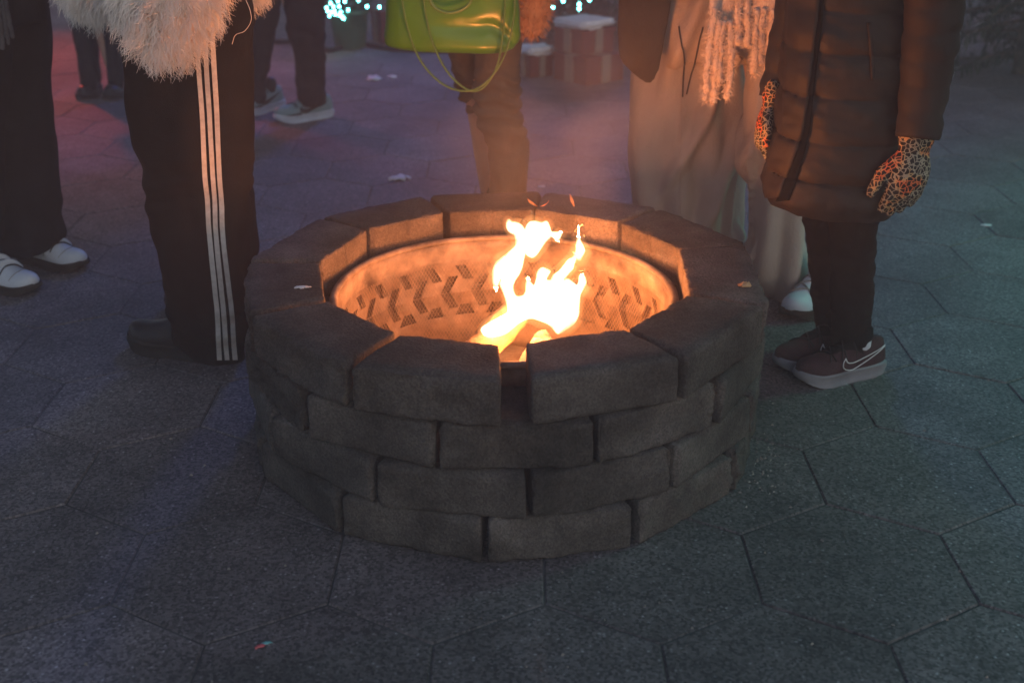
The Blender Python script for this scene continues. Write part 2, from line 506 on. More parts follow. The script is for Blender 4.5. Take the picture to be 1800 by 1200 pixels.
for s in (1, -1):
    for k in range(NST):
        u0 = C * k / NST; n = 9; b = len(ms.V)
        for i in range(n + 1):
            z = 0.06 + 0.22 * i / n; u = u0 + s * 0.22 * 0.6 * i / n
            ms.V += [roll(u - 0.00065, z, RING_R - 0.005), roll(u + 0.00065, z, RING_R - 0.005)]
        for i in range(n): ms.F.append((b + 2 * i, b + 2 * i + 1, b + 2 * i + 3, b + 2 * i + 2))
o = put('mesh_screen', ms.mesh('mesh_screen'), STEELMESH, ring); tag(o, kind='stuff')

# ---- ash bed and logs
V = [(PITX, PITY, 0.05)]; F = []
nr, na = 14, 48
for r_ in range(1, nr + 1):
    for i in range(na):
        a = 2 * math.pi * i / na; rr = 0.41 * r_ / nr
        x, y = rr * math.cos(a), rr * math.sin(a)
        V.append((PITX + x, PITY + y, 0.035 + 0.045 * (1 - (r_ / nr) ** 2) + 0.02 * mn.noise((x * 9, y * 9, 3)) + 0.008 * mn.noise((x * 40, y * 40, 3))))
for i in range(na):
    F.append((0, 1 + i, 1 + (i + 1) % na))
    for r_ in range(nr - 1):
        F.append((1 + r_ * na + i, 1 + (r_ + 1) * na + i, 1 + (r_ + 1) * na + (i + 1) % na, 1 + r_ * na + (i + 1) % na))
o = put('ash', mesh_of('ash', V, F), ASHM, None, (PITX, PITY, 0)); tag(o, 'bed of pale ash and cinders on the fire pit floor', 'ash', None, 'stuff')
def log(p0, p1, r, m, label, seed, flat=0.8):
    p0, p1 = Vector(p0), Vector(p1)
    n = 12; pts = [p0.lerp(p1, i / n) for i in range(n + 1)]
    V, F = chain(pts, [r * (1 + 0.08 * math.sin(i * 1.3 + seed)) for i in range(n + 1)], 18, flat, round_ends=False)
    me = mesh_of('log', V, F)
    bm = bmesh.new(); bm.from_mesh(me); bmesh.ops.bevel(bm, geom=[e for e in bm.edges if any(len(f.verts) > 6 for f in e.link_faces)], offset=0.004, segments=1, affect='EDGES')
    bm.to_mesh(me); bm.free()
    ax = (p1 - p0).normalized()
    wrinkle(me, 0.006, (22, 22, 22), seed)
    o = put('log', me, m, None, p0); return tag(o, label, 'log', 'logs burning in the fire pit')
fx, fy = PITX + 0.07, PITY
log((PITX - 0.20, PITY - 0.12, 0.09), (PITX + 0.03, PITY + 0.12, 0.24), 0.042, BARK, 'bark-covered log leaning up from the left side of the fire', 1.0, 0.9)
log((PITX - 0.035, PITY - 0.27, 0.10), (PITX + 0.085, PITY - 0.03, 0.21), 0.036, CHAR, 'pale charred log seen through the gap between the front cap blocks', 2.0, 0.75)
log((PITX + 0.22, PITY - 0.16, 0.09), (PITX + 0.08, PITY + 0.04, 0.20), 0.036, CHAR, 'charred log hidden in the right foot of the flames', 3.0, 0.75)
log((PITX - 0.14, PITY + 0.06, 0.07), (PITX + 0.22, PITY + 0.10, 0.08), 0.045, BARK, 'thick log lying flat on the ash behind the flames', 4.0, 0.95)

# ---- flames: glowing gas, thin at the edges
FL = bpy.data.materials.new('flame_gas'); FL.use_nodes = True
nt = FL.node_tree; nt.nodes.clear()
fo = nt.nodes.new('ShaderNodeOutputMaterial'); fe = nt.nodes.new('ShaderNodeEmission')
fe.inputs[0].default_value = (1.0, 0.68, 0.42, 1); fe.inputs[1].default_value = 230
nt.links.new(fe.outputs[0], fo.inputs['Volume'])
FLG = FL.copy(); FLG.name = 'flame_bloom'
for n in FLG.node_tree.nodes:
    if n.type == 'EMISSION': n.inputs[0].default_value = (1.0, 0.42, 0.13, 1); n.inputs[1].default_value = 12
ft = nt.nodes.new('ShaderNodeTexCoord'); fmp = nt.nodes.new('ShaderNodeMapping'); fmp.inputs['Scale'].default_value = (1, 1, 0.4)
fn_ = nt.nodes.new('ShaderNodeTexNoise'); fn_.inputs['Scale'].default_value = 34; fn_.inputs['Detail'].default_value = 2; fn_.inputs['Distortion'].default_value = 0.8
fr_ = nt.nodes.new('ShaderNodeMapRange'); fr_.inputs['From Min'].default_value = 0.36; fr_.inputs['From Max'].default_value = 0.62; fr_.inputs['To Min'].default_value = 110; fr_.inputs['To Max'].default_value = 420
nt.links.new(ft.outputs['Object'], fmp.inputs[0]); nt.links.new(fmp.outputs[0], fn_.inputs['Vector']); nt.links.new(fn_.outputs['Fac'], fr_.inputs['Value']); nt.links.new(fr_.outputs[0], fe.inputs[1])
FL2 = FL.copy(); FL2.name = 'flame_wisp_gas'
for n in FL2.node_tree.nodes:
    if n.type == 'EMISSION': n.inputs[0].default_value = (1.0, 0.20, 0.035, 1); n.inputs[1].default_value = 60
FY = PITY - 0.02
def tongue(pts, flat=0.85, dy=0.0):
    return chain([at(x, y, FY + dy + e) for (x, y, r, e) in pts], [r / 745.0 for (x, y, r, e) in pts], 12, flat, ref=(1, 0, 0), sub=4)
FOUT = [(850, 590), (846, 580), (852, 570), (872, 560), (890, 549), (893, 538), (890, 525), (885, 512), (879, 500), (881, 490), (876, 498), (873, 508), (868, 501), (866, 482), (869, 466), (878, 456),
        (892, 447), (901, 438), (907, 428), (905, 415), (897, 412), (891, 406), (890, 397), (894, 388), (900, 392), (908, 392), (917, 396), (923, 404), (926, 396), (932, 389), (942, 387), (952, 389), (961, 386), (966, 395), (970, 404), (986, 401),
        (984, 411), (980, 421), (973, 415), (968, 414), (958, 423), (950, 433), (942, 447), (935, 453), (928, 449), (923, 444), (920, 458), (918, 470), (912, 484), (905, 495), (902, 506), (907, 517), (918, 517), (924, 510),
        (925, 498), (928, 488), (933, 497), (939, 503), (943, 492), (944, 480), (948, 471), (955, 468), (963, 472), (967, 478), (962, 486), (961, 494), (968, 496), (974, 488), (984, 480), (992, 468), (999, 458), (1008, 452),
        (1012, 440), (1012, 425), (1014, 412), (1015, 398), (1015.5, 384), (1016.5, 398), (1018, 412), (1023, 424), (1027, 438), (1023, 450), (1019, 457), (1013, 456), (1009, 466), (1006, 480), (997, 492), (992, 500), (1000, 498), (1008, 502), (1015, 507), (1018, 499),
        (1019, 490), (1023, 485), (1028, 490), (1031, 501), (1027, 514), (1021, 526), (1019, 540), (1017, 553), (1009, 564), (1000, 573), (988, 580), (980, 582), (972, 576), (962, 568), (950, 562), (938, 560), (926, 563), (912, 572), (898, 584), (886, 593), (872, 596), (860, 596)]
def flame_sheet():
    pts = [at(x, y, FY) for x, y in catmull(FOUT + [FOUT[0]], 3)[:-1]]
    poly = np.array([(p.x, p.z) for p in pts]); n = len(poly)
    A = poly; B = np.roll(poly, -1, 0)
    def dist_in(q):
        d = B - A; t = np.clip(((q - A) * d).sum(1) / ((d * d).sum(1) + 1e-12), 0, 1); c = A + d * t[:, None]
        dd = np.sqrt(((q - c) ** 2).sum(1)).min()
        cr = ((A[:, 1] > q[1]) != (B[:, 1] > q[1])) & (q[0] < (B[:, 0] - A[:, 0]) * (q[1] - A[:, 1]) / (B[:, 1] - A[:, 1] + 1e-12) + A[:, 0])
        return dd if cr.sum() % 2 else -dd
    lo, hi = poly.min(0), poly.max(0); st = 0.0045
    V2 = [Vector(p) for p in poly]; E2 = [(i, (i + 1) % n) for i in range(n)]
    for a in np.arange(lo[0], hi[0], st):
        for b in np.arange(lo[1], hi[1], st):
            if dist_in(np.array((a, b))) > 0.0028: V2.append(Vector((a, b)))
    r = mgeo.delaunay_2d_cdt(V2, E2, [], 0, 1e-6)
    P2 = [np.array((p.x, p.y)) for p in r[0]]; D = [max(0.0, dist_in(p)) for p in P2]
    keep = [f for f in r[2] if dist_in(sum(P2[i] for i in f) / len(f)) > 0]
    V = []; fr = {}; bk = {}; F = []
    for i, (p, d) in enumerate(zip(P2, D)):
        bend = 0.05 * mn.noise((p[0] * 7, p[1] * 7, 2)) + 0.02 * mn.noise((p[0] * 20, p[1] * 20, 5))
        T = min(0.045, 1.0 * d) * (0.85 + 0.3 * mn.noise((p[0] * 30, p[1] * 30, 9)))
        if d < 1e-5:
            fr[i] = bk[i] = len(V); V.append((p[0], FY + bend, p[1]))
        else:
            fr[i] = len(V); V.append((p[0], FY + bend - T, p[1])); bk[i] = len(V); V.append((p[0], FY + bend + T, p[1]))
    for f in keep:
        F.append(tuple(fr[i] for i in f)); F.append(tuple(bk[i] for i in reversed(f)))
    return mesh_of('flame', V, F)
fm = flame_sheet()
wrinkle(fm, 0.0005, (30, 30, 30), 1, lambda x, y, z: 0.0022)
flame = put('flame', fm, FL, None, (PITX + 0.07, PITY, 0.12)); tag(flame, 'bright white-orange flames rising from the logs in the pit', 'flame')
fg = fm.copy(); fg.name = 'bloom_shell'
wrinkle(fg, 0.007, (26, 26, 15), 5, lambda x, y, z: 0.013)
fgo = bpy.data.objects.new('bloom_shell', fg); fg.materials.clear(); fg.materials.append(FLG); link(fgo, flame)  # outer glowing shell added to imitate soft bloom around the flame
wisp = [tongue([(927, 349, .8, .1), (932, 355, 2.6, .1), (938, 359, 2.4, .1), (945, 363, .8, .1)], 0.5), tongue([(949, 363, .8, .1), (956, 361, 2.4, .1), (962, 357, 1.8, .1), (965, 352, .7, .1)], 0.5),
        tongue([(1002, 342, 1.4, .08), (1005, 352, 3.0, .08), (1009, 362, 1.6, .08)], 0.5)]
for wv in wisp:
    put('wisp', mesh_of('wisp', *wv), FL2, flame)

# ================================================================== people: shared builders
SKIN = mat('skin', (0.42, 0.26, 0.19), (0.50, 0.32, 0.24), 30, 0.55)
HAIR = mat('dark_hair', (0.02, 0.014, 0.01), (0.05, 0.035, 0.025), 60, 0.5, 0.5, 200)
BLACKCLOTH = mat('black_cloth', (0.006, 0.006, 0.0065), (0.011, 0.011, 0.012), 9, 0.9, 0.3, 300, spec=0.1)
NAVYCLOTH = mat('charcoal_wool', (0.009, 0.010, 0.013), (0.016, 0.017, 0.022), 9, 0.95, 0.4, 220, spec=0.05)
DENIM = mat('dark_denim', (0.007, 0.008, 0.011), (0.014, 0.015, 0.019), 14, 0.85, 0.4, 260, spec=0.15)
CORD = mat('tan_trouser_cloth', (0.068, 0.058, 0.046), (0.100, 0.086, 0.068), 9, 0.9, 0.5, 160, spec=0.1)
CREAM = mat('cream_fleece', (0.37, 0.32, 0.28), (0.44, 0.39, 0.34), 5, 0.95, 0.5, 160, spec=0.05)
SCARF = mat('cream_boucle', (0.66, 0.55, 0.44), (0.78, 0.67, 0.55), 40, 0.95, 0.9, 160, sheen=0.3, spec=0.05)
GREYSCARF = mat('grey_wool', (0.06, 0.06, 0.065), (0.11, 0.11, 0.115), 40, 0.95, 0.8, 160, spec=0.05)
FUR = mat('white_shaggy_fur', (0.78, 0.71, 0.64), (0.90, 0.85, 0.79), 25, 0.8, spec=0.2)
FURTAN = mat('ginger_fuzz', (0.34, 0.17, 0.075), (0.50, 0.27, 0.13), 25, 0.85, spec=0.1)
PUFFER = mat('brown_puffer_shell', (0.011, 0.0085, 0.0075), (0.018, 0.0135, 0.0115), 6, 0.70, 0.5, 38, spec=0.3)
JACKET = mat('dark_olive_jacket', (0.030, 0.024, 0.016), (0.048, 0.038, 0.027), 12, 0.9, 0.5, 160, spec=0.1)
STRIPE = mat('white_stripe_tape', (0.42, 0.40, 0.38), (0.56, 0.54, 0.51), 60, 0.7, 0.6, 60, spec=0.2)
ZIPSHADE = mat('black_zip_and_slit_shade', (0.003, 0.003, 0.003), (0.005, 0.005, 0.005), 40, 1.0, spec=0.0)
BLACK = mat('black_rubber', (0.010, 0.010, 0.010), (0.02, 0.02, 0.02), 40, 0.7)
SWOOSHW = mat('white_piping', (0.6, 0.6, 0.6), (0.7, 0.7, 0.7), 14, 0.6)
WHITELEATHER = mat('white_leather', (0.46, 0.51, 0.57), (0.56, 0.61, 0.66), 14, 0.5, 0.15, 120)
GREYSUEDE = mat('grey_suede', (0.22, 0.21, 0.20), (0.30, 0.29, 0.27), 14, 0.9, 0.2, 160)
DARKSOLE = mat('dark_gum_sole', (0.025, 0.02, 0.017), (0.04, 0.032, 0.026), 14, 0.8)
PALESOLE = mat('pale_foam_sole', (0.15, 0.16, 0.18), (0.22, 0.23, 0.25), 14, 0.7)
MAROON = mat('maroon_knit', (0.032, 0.014, 0.017), (0.052, 0.022, 0.026), 60, 0.8, 0.7, 340)
TEALLEATHER = mat('pale_teal_leather', (0.16, 0.26, 0.27), (0.22, 0.32, 0.33), 12, 0.5, 0.1, 120)
BLACKLEATHER = mat('black_leather', (0.012, 0.012, 0.013), (0.02, 0.02, 0.022), 12, 0.4, 0.1, 120)

def leo_mat():
    m = bpy.data.materials.new('leopard_knit'); m.use_nodes = True
    nt = m.node_tree; N = nt.nodes; L = nt.links; b = N['Principled BSDF']
    b.inputs['Roughness'].default_value = 0.9; b.inputs['Specular IOR Level'].default_value = 0.1
    t = N.new('ShaderNodeTexCoord')
    nz = N.new('ShaderNodeTexNoise'); nz.inputs['Scale'].default_value = 60
    L.new(t.outputs['Object'], nz.inputs['Vector'])
    av = N.new('ShaderNodeMix'); av.data_type = 'VECTOR'; av.inputs[0].default_value = 0.012
    L.new(t.outputs['Object'], av.inputs[4]); L.new(nz.outputs['Color'], av.inputs[5])
    v = N.new('ShaderNodeTexVoronoi'); v.feature = 'DISTANCE_TO_EDGE'; v.inputs['Scale'].default_value = 88
    L.new(av.outputs[1], v.inputs['Vector'])
    lt = N.new('ShaderNodeMath'); lt.operation = 'LESS_THAN'; lt.inputs[1].default_value = 0.085; L.new(v.outputs[0], lt.inputs[0])
    n2 = N.new('ShaderNodeTexNoise'); n2.inputs['Scale'].default_value = 22; L.new(t.outputs['Object'], n2.inputs['Vector'])
    cr = N.new('ShaderNodeValToRGB'); e = cr.color_ramp.elements
    e[0].position = 0.45; e[0].color = (0.30, 0.29, 0.22, 1); e[1].position = 0.62; e[1].color = (0.62, 0.16, 0.06, 1)
    k = e.new(0.52); k.color = (0.46, 0.33, 0.16, 1)
    L.new(n2.outputs['Fac'], cr.inputs[0])
    mx = N.new('ShaderNodeMix'); mx.data_type = 'RGBA'; mx.inputs[6].default_value = (0.012, 0.014, 0.016, 1)
    L.new(lt.outputs[0], mx.inputs[0]); L.new(cr.outputs[0], mx.inputs[7]); L.new(mx.outputs[2], b.inputs['Base Color'])
    return m
LEO = leo_mat()

def prow(Y, rows, k=0.8, sub=5, kmin=0.0):
    """rows of (y, xl, xr) traced at distance Y -> loft rows (cx, cy, cz, rx, ry)"""
    out = []
    for (y, xl, xr) in (dense(rows, sub) if sub else rows):
        a, b = at(xl, y, Y), at(xr, y, Y); rx = (b.x - a.x) / 2
        out.append(((a.x + b.x) / 2, Y, a.z, rx, max(kmin, rx * k)))
    return out

def body(root, hips, feet, yaw, height, wrists, hair_len=0.0, covered=False, top_mat=None, arm_mat=None):
    """a whole standing figure under the clothes: one continuous surface"""
    f = Vector((math.cos(yaw), math.sin(yaw), 0)); s = Vector((-math.sin(yaw), math.cos(yaw), 0))
    hp = Vector(hips); top = Vector((hp.x, hp.y, 0))
    sh = height * 0.82
    P = []
    for sg, ft in zip((1, -1), feet):
        ft = Vector(ft); hj = hp + s * 0.055 * sg - Vector((0, 0, 0.04))
        kn = hj.lerp(Vector((ft.x, ft.y, 0.08)), 0.52)
        P.append(chain([hj, kn, Vector((ft.x, ft.y, 0.10)), Vector((ft.x, ft.y, 0.065))], [0.046, 0.034, 0.023, 0.020], 12, sub=3))
    P.append(chain([hp - Vector((0, 0, .03)), hp + Vector((0, 0, .12)), top + Vector((0, 0, sh * .80)), top + Vector((0, 0, sh * .95))], [0.115, 0.10, 0.115, 0.08], 14, 0.72, ref=s, sub=3))
    P.append(chain([top + s * 0.14 + Vector((0, 0, sh * .985)), top - s * 0.14 + Vector((0, 0, sh * .985))], [0.05, 0.05], 12))
    hd = top + Vector((0, 0, height - 0.115)) + f * 0.025
    P.append(chain([top + Vector((0, 0, sh * .95)), hd - Vector((0, 0, .07))], [0.056, 0.05], 12))
    P.append(chain([hd - Vector((0, 0, .085)) + f * .03, hd - Vector((0, 0, .03)) + f * .01, hd + Vector((0, 0, .035)) - f * .005, hd + Vector((0, 0, .075)) - f * .01], [0.042, 0.066, 0.078, 0.055], 14, sub=2))
    P.append(chain([hd + f * .075 + Vector((0, 0, .015)), hd + f * .095 - Vector((0, 0, .022))], [0.009, 0.013], 8))
    P.append(chain([hd + f * .072 - Vector((0, 0, .052)) + s * .018, hd + f * .072 - Vector((0, 0, .052)) - s * .018], [0.009, 0.009], 8))
    for sg in (1, -1):
        P.append(chain([hd + s * .072 * sg + Vector((0, 0, .02)), hd + s * .074 * sg - Vector((0, 0, .02))], [0.014, 0.011], 8, 0.5))
        w = Vector(wrists[0 if sg > 0 else 1]); so = top + s * 0.165 * sg + Vector((0, 0, sh * .975))
        el = so.lerp(w, 0.52) - f * 0.03 + s * 0.03 * sg
        P.append(chain([so, el, w], [0.042, 0.032, 0.024], 12, sub=3))
        ax = (w - el).normalized()
        if arm_mat: put('sleeve', wrinkle(mesh_of('sleeve', *chain([so, el, w - ax * 0.01], [0.066, 0.060, 0.050], 16, sub=6)), 0.006, (20, 20, 24), 4), arm_mat, root)
        if covered: continue
        P.append(chain([w, w + ax * 0.05, w + ax * 0.085], [0.024, 0.030, 0.026], 10, 0.5, ref=f))
        for k, ln in enumerate((0.062, 0.072, 0.066, 0.052)):
            b0 = w + ax * 0.08 + f * (0.024 - 0.016 * k)
            P.append(chain([b0, b0 + ax * ln * .5, b0 + ax * ln - s * sg * 0.014], [0.0085, 0.008, 0.0065], 8))
        P.append(chain([w + ax * .025 + f * .022, w + ax * .055 + f * .042, w + ax * .085 + f * .05], [0.011, 0.010, 0.008], 8))
    if top_mat:
        Y_ = [chain([top + s * 0.15 + Vector((0, 0, sh * .965)), top - s * 0.15 + Vector((0, 0, sh * .965))], [0.075, 0.075], 14), chain([top + Vector((0, 0, sh * .80)), top + Vector((0, 0, sh * .99))], [0.15, 0.085], 16, 0.8, ref=s)]
        put('collar', wrinkle(union('collar', Y_, 0.012, 4), 0.006, (18, 18, 18), 3), top_mat, root)
    me = union('body', P, 0.0075, 3)
    put('body', me, SKIN, root)
    H = [chain([hd + Vector((0, 0, .045)) - f * .02, hd + Vector((0, 0, .085)) - f * .015], [0.088, 0.06], 14),
         chain([hd + Vector((0, 0, .03)) - f * .045, hd - Vector((0, 0, .05 + hair_len)) - f * .055], [0.075, 0.055], 12)]
    put('hair', wrinkle(union('hair', H, 0.009, 3), 0.006, (40, 40, 14), 3), HAIR, root)
    for sg in (1, -1):                                   # eyes
        c = hd + f * .074 + s * .031 * sg + Vector((0, 0, .012))
        put('eye', mesh_of('eye', *chain([c - s * .004, c + s * .004], [0.0105, 0.0105], 8)), BLACKLEATHER, root)
    return f, s
def jacket(root, name, m, hem_rows, sleeves, voxel=0.012, wr=(0.006, (14, 14, 9)), smooth=5):
    P = [hloft(hem_rows, 30)] + [chain(p, r, 14, sub=4) for p, r in sleeves]
    me = wrinkle(union(name, P, voxel, smooth), wr[0], wr[1], 2.5)
    return put(name, me, m, root)
def torso_rows(c, yaw_rx, z0, z1, rx=0.22, ry=0.15):
    n = 10; out = []
    for i in range(n + 1):
        t = i / n
        k = 1.0 + 0.06 * math.sin(t * 5) if t < 0.8 else 1.0 - (t - 0.8) * 2.6
        out.append((c[0], c[1], z0 + (z1 - z0) * t, rx * k, ry * k))
    return out

# ---- shoes
UP_T = [0, .04, .12, .25, .38, .50, .62, .74, .86, .95, 1.0]
UP_W = [.030, .046, .058, .064, .066, .074, .086, .094, .086, .058, .018]
UP_H = [.050, .080, .088, .086, .090, .080, .064, .054, .047, .036, .014]
def shoe(root, toe, heel, upper, sole, L=None, sole_h=0.030, wide=1.0, low=1.0, tongue_mat=None, name='shoe'):
    toe, heel = Vector(toe), Vector(heel); toe.z = heel.z = 0
    d = toe - heel; Ln = L or d.length; f = d.normalized(); s = Vector((-f.y, f.x, 0)); o0 = toe - f * Ln
    e = empty(name, o0 - (root.location if root else Vector((0, 0, 0))), root)
    base = o0
    def W(x, y, z): return base + f * x + s * y + Vector((0, 0, z))
    V = []; F = []; seg = 20; ts = [i / 26 for i in range(27)]
    for t in ts:
        w = np.interp(t, UP_T, UP_W) * wide / 2; h = np.interp(t, UP_T, UP_H) * low
        for i in range(seg):
            a = 2 * math.pi * i / seg; ca, sa = math.cos(a), math.sin(a)
            yy = w * math.copysign(abs(ca) ** 0.75, ca); zz = h * max(0, sa) ** 0.8 if sa > 0 else 0.006 * sa
            yy *= 1 - 0.25 * max(0, sa) ** 2
            V.append(W(t * Ln, yy, sole_h * 0.75 + zz + 0.018 * max(0, (t - 0.72) / 0.28) ** 2))
    n = len(ts)
    for r in range(n - 1):
        for i in range(seg):
            j = (i + 1) % seg; F.append((r * seg + i, (r + 1) * seg + i, (r + 1) * seg + j, r * seg + j))
    F.append(tuple(range(seg))); F.append(tuple(reversed(range((n - 1) * seg, n * seg))))
    ume = mesh_of('upper', V, F); put('upper', ume, upper, e)
    V = []; F = []
    ol = []
    for t in ts: ol.append((t * Ln, (np.interp(t, UP_T, UP_W) * wide / 2 + 0.004)))
    loop = [(x, y) for x, y in ol] + [(x, -y) for x, y in reversed(ol)]
    m_ = len(loop)
    lv = ((0.0, -0.007), (0.004, -0.001), (sole_h * .5, 0.003), (sole_h * .9, 0.001), (sole_h, -0.005))
    for z, g in lv:
        for (x, y) in loop:
            t = x / Ln; sp = 0.018 * max(0, (t - 0.72) / 0.28) ** 2 + 0.006 * max(0, (0.12 - t) / 0.12) ** 2
            V.append(W(x + (g if t > .5 else -g), y + math.copysign(g, y), z + sp * (1 - .3 * z / sole_h) + (0.006 * max(0, .35 - t) if z > 0.01 else 0)))
    for r in range(len(lv) - 1):
        for i in range(m_):
            j = (i + 1) % m_; F.append((r * m_ + i, (r + 1) * m_ + i, (r + 1) * m_ + j, r * m_ + j))
    F.append(tuple(range(m_))); F.append(tuple(reversed(range((len(lv) - 1) * m_, len(lv) * m_))))
    put('sole', mesh_of('sole', V, F), sole, e)
    # collar and tongue
    cv, cf = chain([W(.085, 0, .085 * low + .01), W(.075, 0, .115 * low + .01)], [0.034 * wide, 0.036 * wide], 14, 0.85)
    put('collar', mesh_of('collar', cv, cf), tongue_mat or upper, e)
    bv = BVHTree.FromPolygons([v.co.copy() for v in ume.vertices], [tuple(p.vertices) for p in ume.polygons])
    def side(x, z, sg, lift=0.0015):
        p, nrm, i, dd = bv.ray_cast(W(x, sg * 0.2, z), -s * sg)
        return (p + s * sg * lift) if p is not None else None
    def topp(x, y, lift=0.002):
        p, nrm, i, dd = bv.ray_cast(W(x, y, 0.4), Vector((0, 0, -1)))
        return (p + Vector((0, 0, lift))) if p is not None else None
    return e, side, topp, W, Ln
def band(e, name, pts, r, m, flat=0.35, seg=8):
    pts = [p for p in pts if p is not None]
    if len(pts) > 1: return put(name, mesh_of(name, *chain(pts, [r] * len(pts), seg, flat)), m, e)
def laces(e, topp, L, m, wide=0.03):
    for k in range(5):
        x = L * (0.44 + 0.065 * k)
        band(e, 'lace', [topp(x + 0.004 * (1 if k % 2 else -1) * q, wide * (q / 4), 0.003) for q in range(-4, 5)], 0.0028, m, 0.6)
SWOOSH = [(0.06, .72), (.09, .50), (.17, .40), (.30, .42), (.60, .66), (1.0, 1.0), (.62, .46), (.38, .12), (.22, -.04), (.09, .02), (.0, .22), (.0, .48)]
def swoosh(e, side, sg, x0, x1, z0, hgt, m, outline, name='swoosh'):
    """the curved tick on the shoe's side; runs from the toe end (0) to the heel end (1)"""
    pts = [(x0 + (x1 - x0) * a, z0 + hgt * b) for a, b in SWOOSH]
    if outline:
        q = catmull(pts + [pts[0]], 5)
        P = [side(a, b, sg, 0.0025) for a, b in q]
        band(e, name, P, 0.0016, m, 0.8, 6)
    else:
        up = catmull(pts[:6], 5); lo = catmull(pts[6:][::-1] + [pts[5]], 5)
        n = min(len(up), len(lo)); V = []; F = []
        up = [up[int(i * (len(up) - 1) / (n - 1))] for i in range(n)]; lo = [lo[int(i * (len(lo) - 1) / (n - 1))] for i in range(n)]
        for a, b in zip(up, lo):
            pa, pb = side(a[0], a[1], sg, .003), side(b[0], b[1], sg, .003)
            if pa is None or pb is None: continue
            V += [pa, pb]
        for i in range(len(V) // 2 - 1): F.append((2 * i, 2 * i + 1, 2 * i + 3, 2 * i + 2))
        put(name, mesh_of(name, V, F), m, e)

# ---- fur
def fur(parent, name, me, m, count, length, width, keep=None, droop=0.6, curl=0.35, seg=5, seed=1):
    rng = np.random.default_rng(seed)
    me.calc_loop_triangles()
    tri = np.array([t.vertices[:] for t in me.loop_triangles]); co = np.array([v.co[:] for v in me.vertices])
    A, B, C_ = co[tri[:, 0]], co[tri[:, 1]], co[tri[:, 2]]
    nrm = np.cross(B - A, C_ - A); ar = np.linalg.norm(nrm, axis=1); nrm /= ar[:, None] + 1e-12
    if keep is not None: ar = ar * keep((A + B + C_) / 3)
    ids = rng.choice(len(tri), count, p=ar / ar.sum())
    u = rng.random((count, 2)); fl = u.sum(1) > 1; u[fl] = 1 - u[fl]
    p = A[ids] + (B - A)[ids] * u[:, :1] + (C_ - A)[ids] * u[:, 1:]
    n = nrm[ids]
    # clumps: neighbouring strands share a drift
    cell = np.floor(p / 0.022).astype(int); hsh = (cell[:, 0] * 73856093 ^ cell[:, 1] * 19349663 ^ cell[:, 2] * 83492791) & 1023
    tab = rng.normal(size=(1024, 3)); drift = tab[hsh]
    L = length * (0.6 + 0.7 * rng.random(count))
    d = n * 0.9 + np.array([0, 0, -droop * 0.5]) + 0.42 * drift + 0.14 * rng.normal(size=(count, 3))
    d /= np.linalg.norm(d, axis=1)[:, None]
    ph = tab[hsh, 0] * 3 + rng.random(count) * 1.5
    side = np.cross(d, rng.normal(size=(count, 3))); side /= np.linalg.norm(side, axis=1)[:, None]
    V = np.empty((count, (seg + 1) * 2, 3)); q = p.copy()
    for k in range(seg + 1):
        t = k / seg
        w = width * (1 - 0.75 * t) * 0.5
        ww = np.cross(d, np.array([0.2, 1, 0.1])); ww /= np.linalg.norm(ww, axis=1)[:, None] + 1e-9
        off = side * (np.sin(ph + t * 7) * curl * L * 0.18 * t)[:, None]
        V[:, 2 * k] = q + off - ww * w; V[:, 2 * k + 1] = q + off + ww * w
        d = d + np.array([0, 0, -droop]) / seg; d /= np.linalg.norm(d, axis=1)[:, None]
        q = q + d * (L / seg)[:, None]
    nv = (seg + 1) * 2
    base = (np.arange(count) * nv)[:, None, None]
    quad = np.array([[2 * k, 2 * k + 1, 2 * k + 3, 2 * k + 2] for k in range(seg)])[None]
    F = (base + quad).reshape(-1, 4)
    mm = bpy.data.meshes.new(name); Vf = V.reshape(-1, 3)
    mm.vertices.add(len(Vf)); mm.vertices.foreach_set('co', Vf.ravel())
    mm.loops.add(len(F) * 4); mm.loops.foreach_set('vertex_index', F.ravel().astype(np.int32))
    mm.polygons.add(len(F)); mm.polygons.foreach_set('loop_start', np.arange(0, len(F) * 4, 4, dtype=np.int32)); mm.polygons.foreach_set('loop_total', np.full(len(F), 4, np.int32))
    mm.update(); mm.validate()
    mm.polygons.foreach_set('use_smooth', [True] * len(F))
    o = put(name, mm, m, parent); o['kind'] = 'stuff'
    return o
def person(x, y, label):
    e = empty('person', (x, y, 0)); return tag(e, label, 'person', 'people standing round the fire pit')
def folds(kx, kz, freq, amp, x0=None, seed=0.0):
    def fn(x, y, z): return amp * math.sin((kx * x + kz * z) * freq + 2.2 * mn.noise((x * 5 + seed, y * 5, z * 3)) + seed)
    return fn

# ---- person with the puffer coat, beside the pit on the right
p7 = person(0.86, 2.90, 'person in long brown quilted coat, black leggings and animal-print gloves')
near = prow(2.86, [(300, 1450, 1555), (340, 1450, 1550), (400, 1455, 1543), (450, 1458, 1538), (500, 1459, 1536), (550, 1459, 1533), (595, 1462, 1530), (622, 1466, 1525)], 0.95)
farl = prow(3.00, [(300, 1412, 1500), (340, 1412, 1500), (400, 1414, 1490), (450, 1420, 1488), (500, 1424, 1485), (550, 1430, 1482), (590, 1436, 1480), (604, 1440, 1478)], 0.95)
hips = prow(2.92, [(150, 1420, 1560), (230, 1415, 1560), (300, 1412, 1556), (350, 1412, 1552)], 0.7)
lg = wrinkle(union('leggings', [hloft(near), hloft(farl), hloft(hips)], 0.007, 3), 0.006, (22, 22, 34), 1)
put('leggings', lg, BLACKCLOTH, p7)
crow = dense([(-420, 1405, 1580), (-330, 1398, 1592), (-200, 1394, 1602), (-100, 1390, 1602), (0, 1386, 1602), (80, 1378, 1600), (160, 1370, 1592), (230, 1360, 1586), (300, 1349, 1580), (335, 1343, 1574), (360, 1352, 1562)], 26)
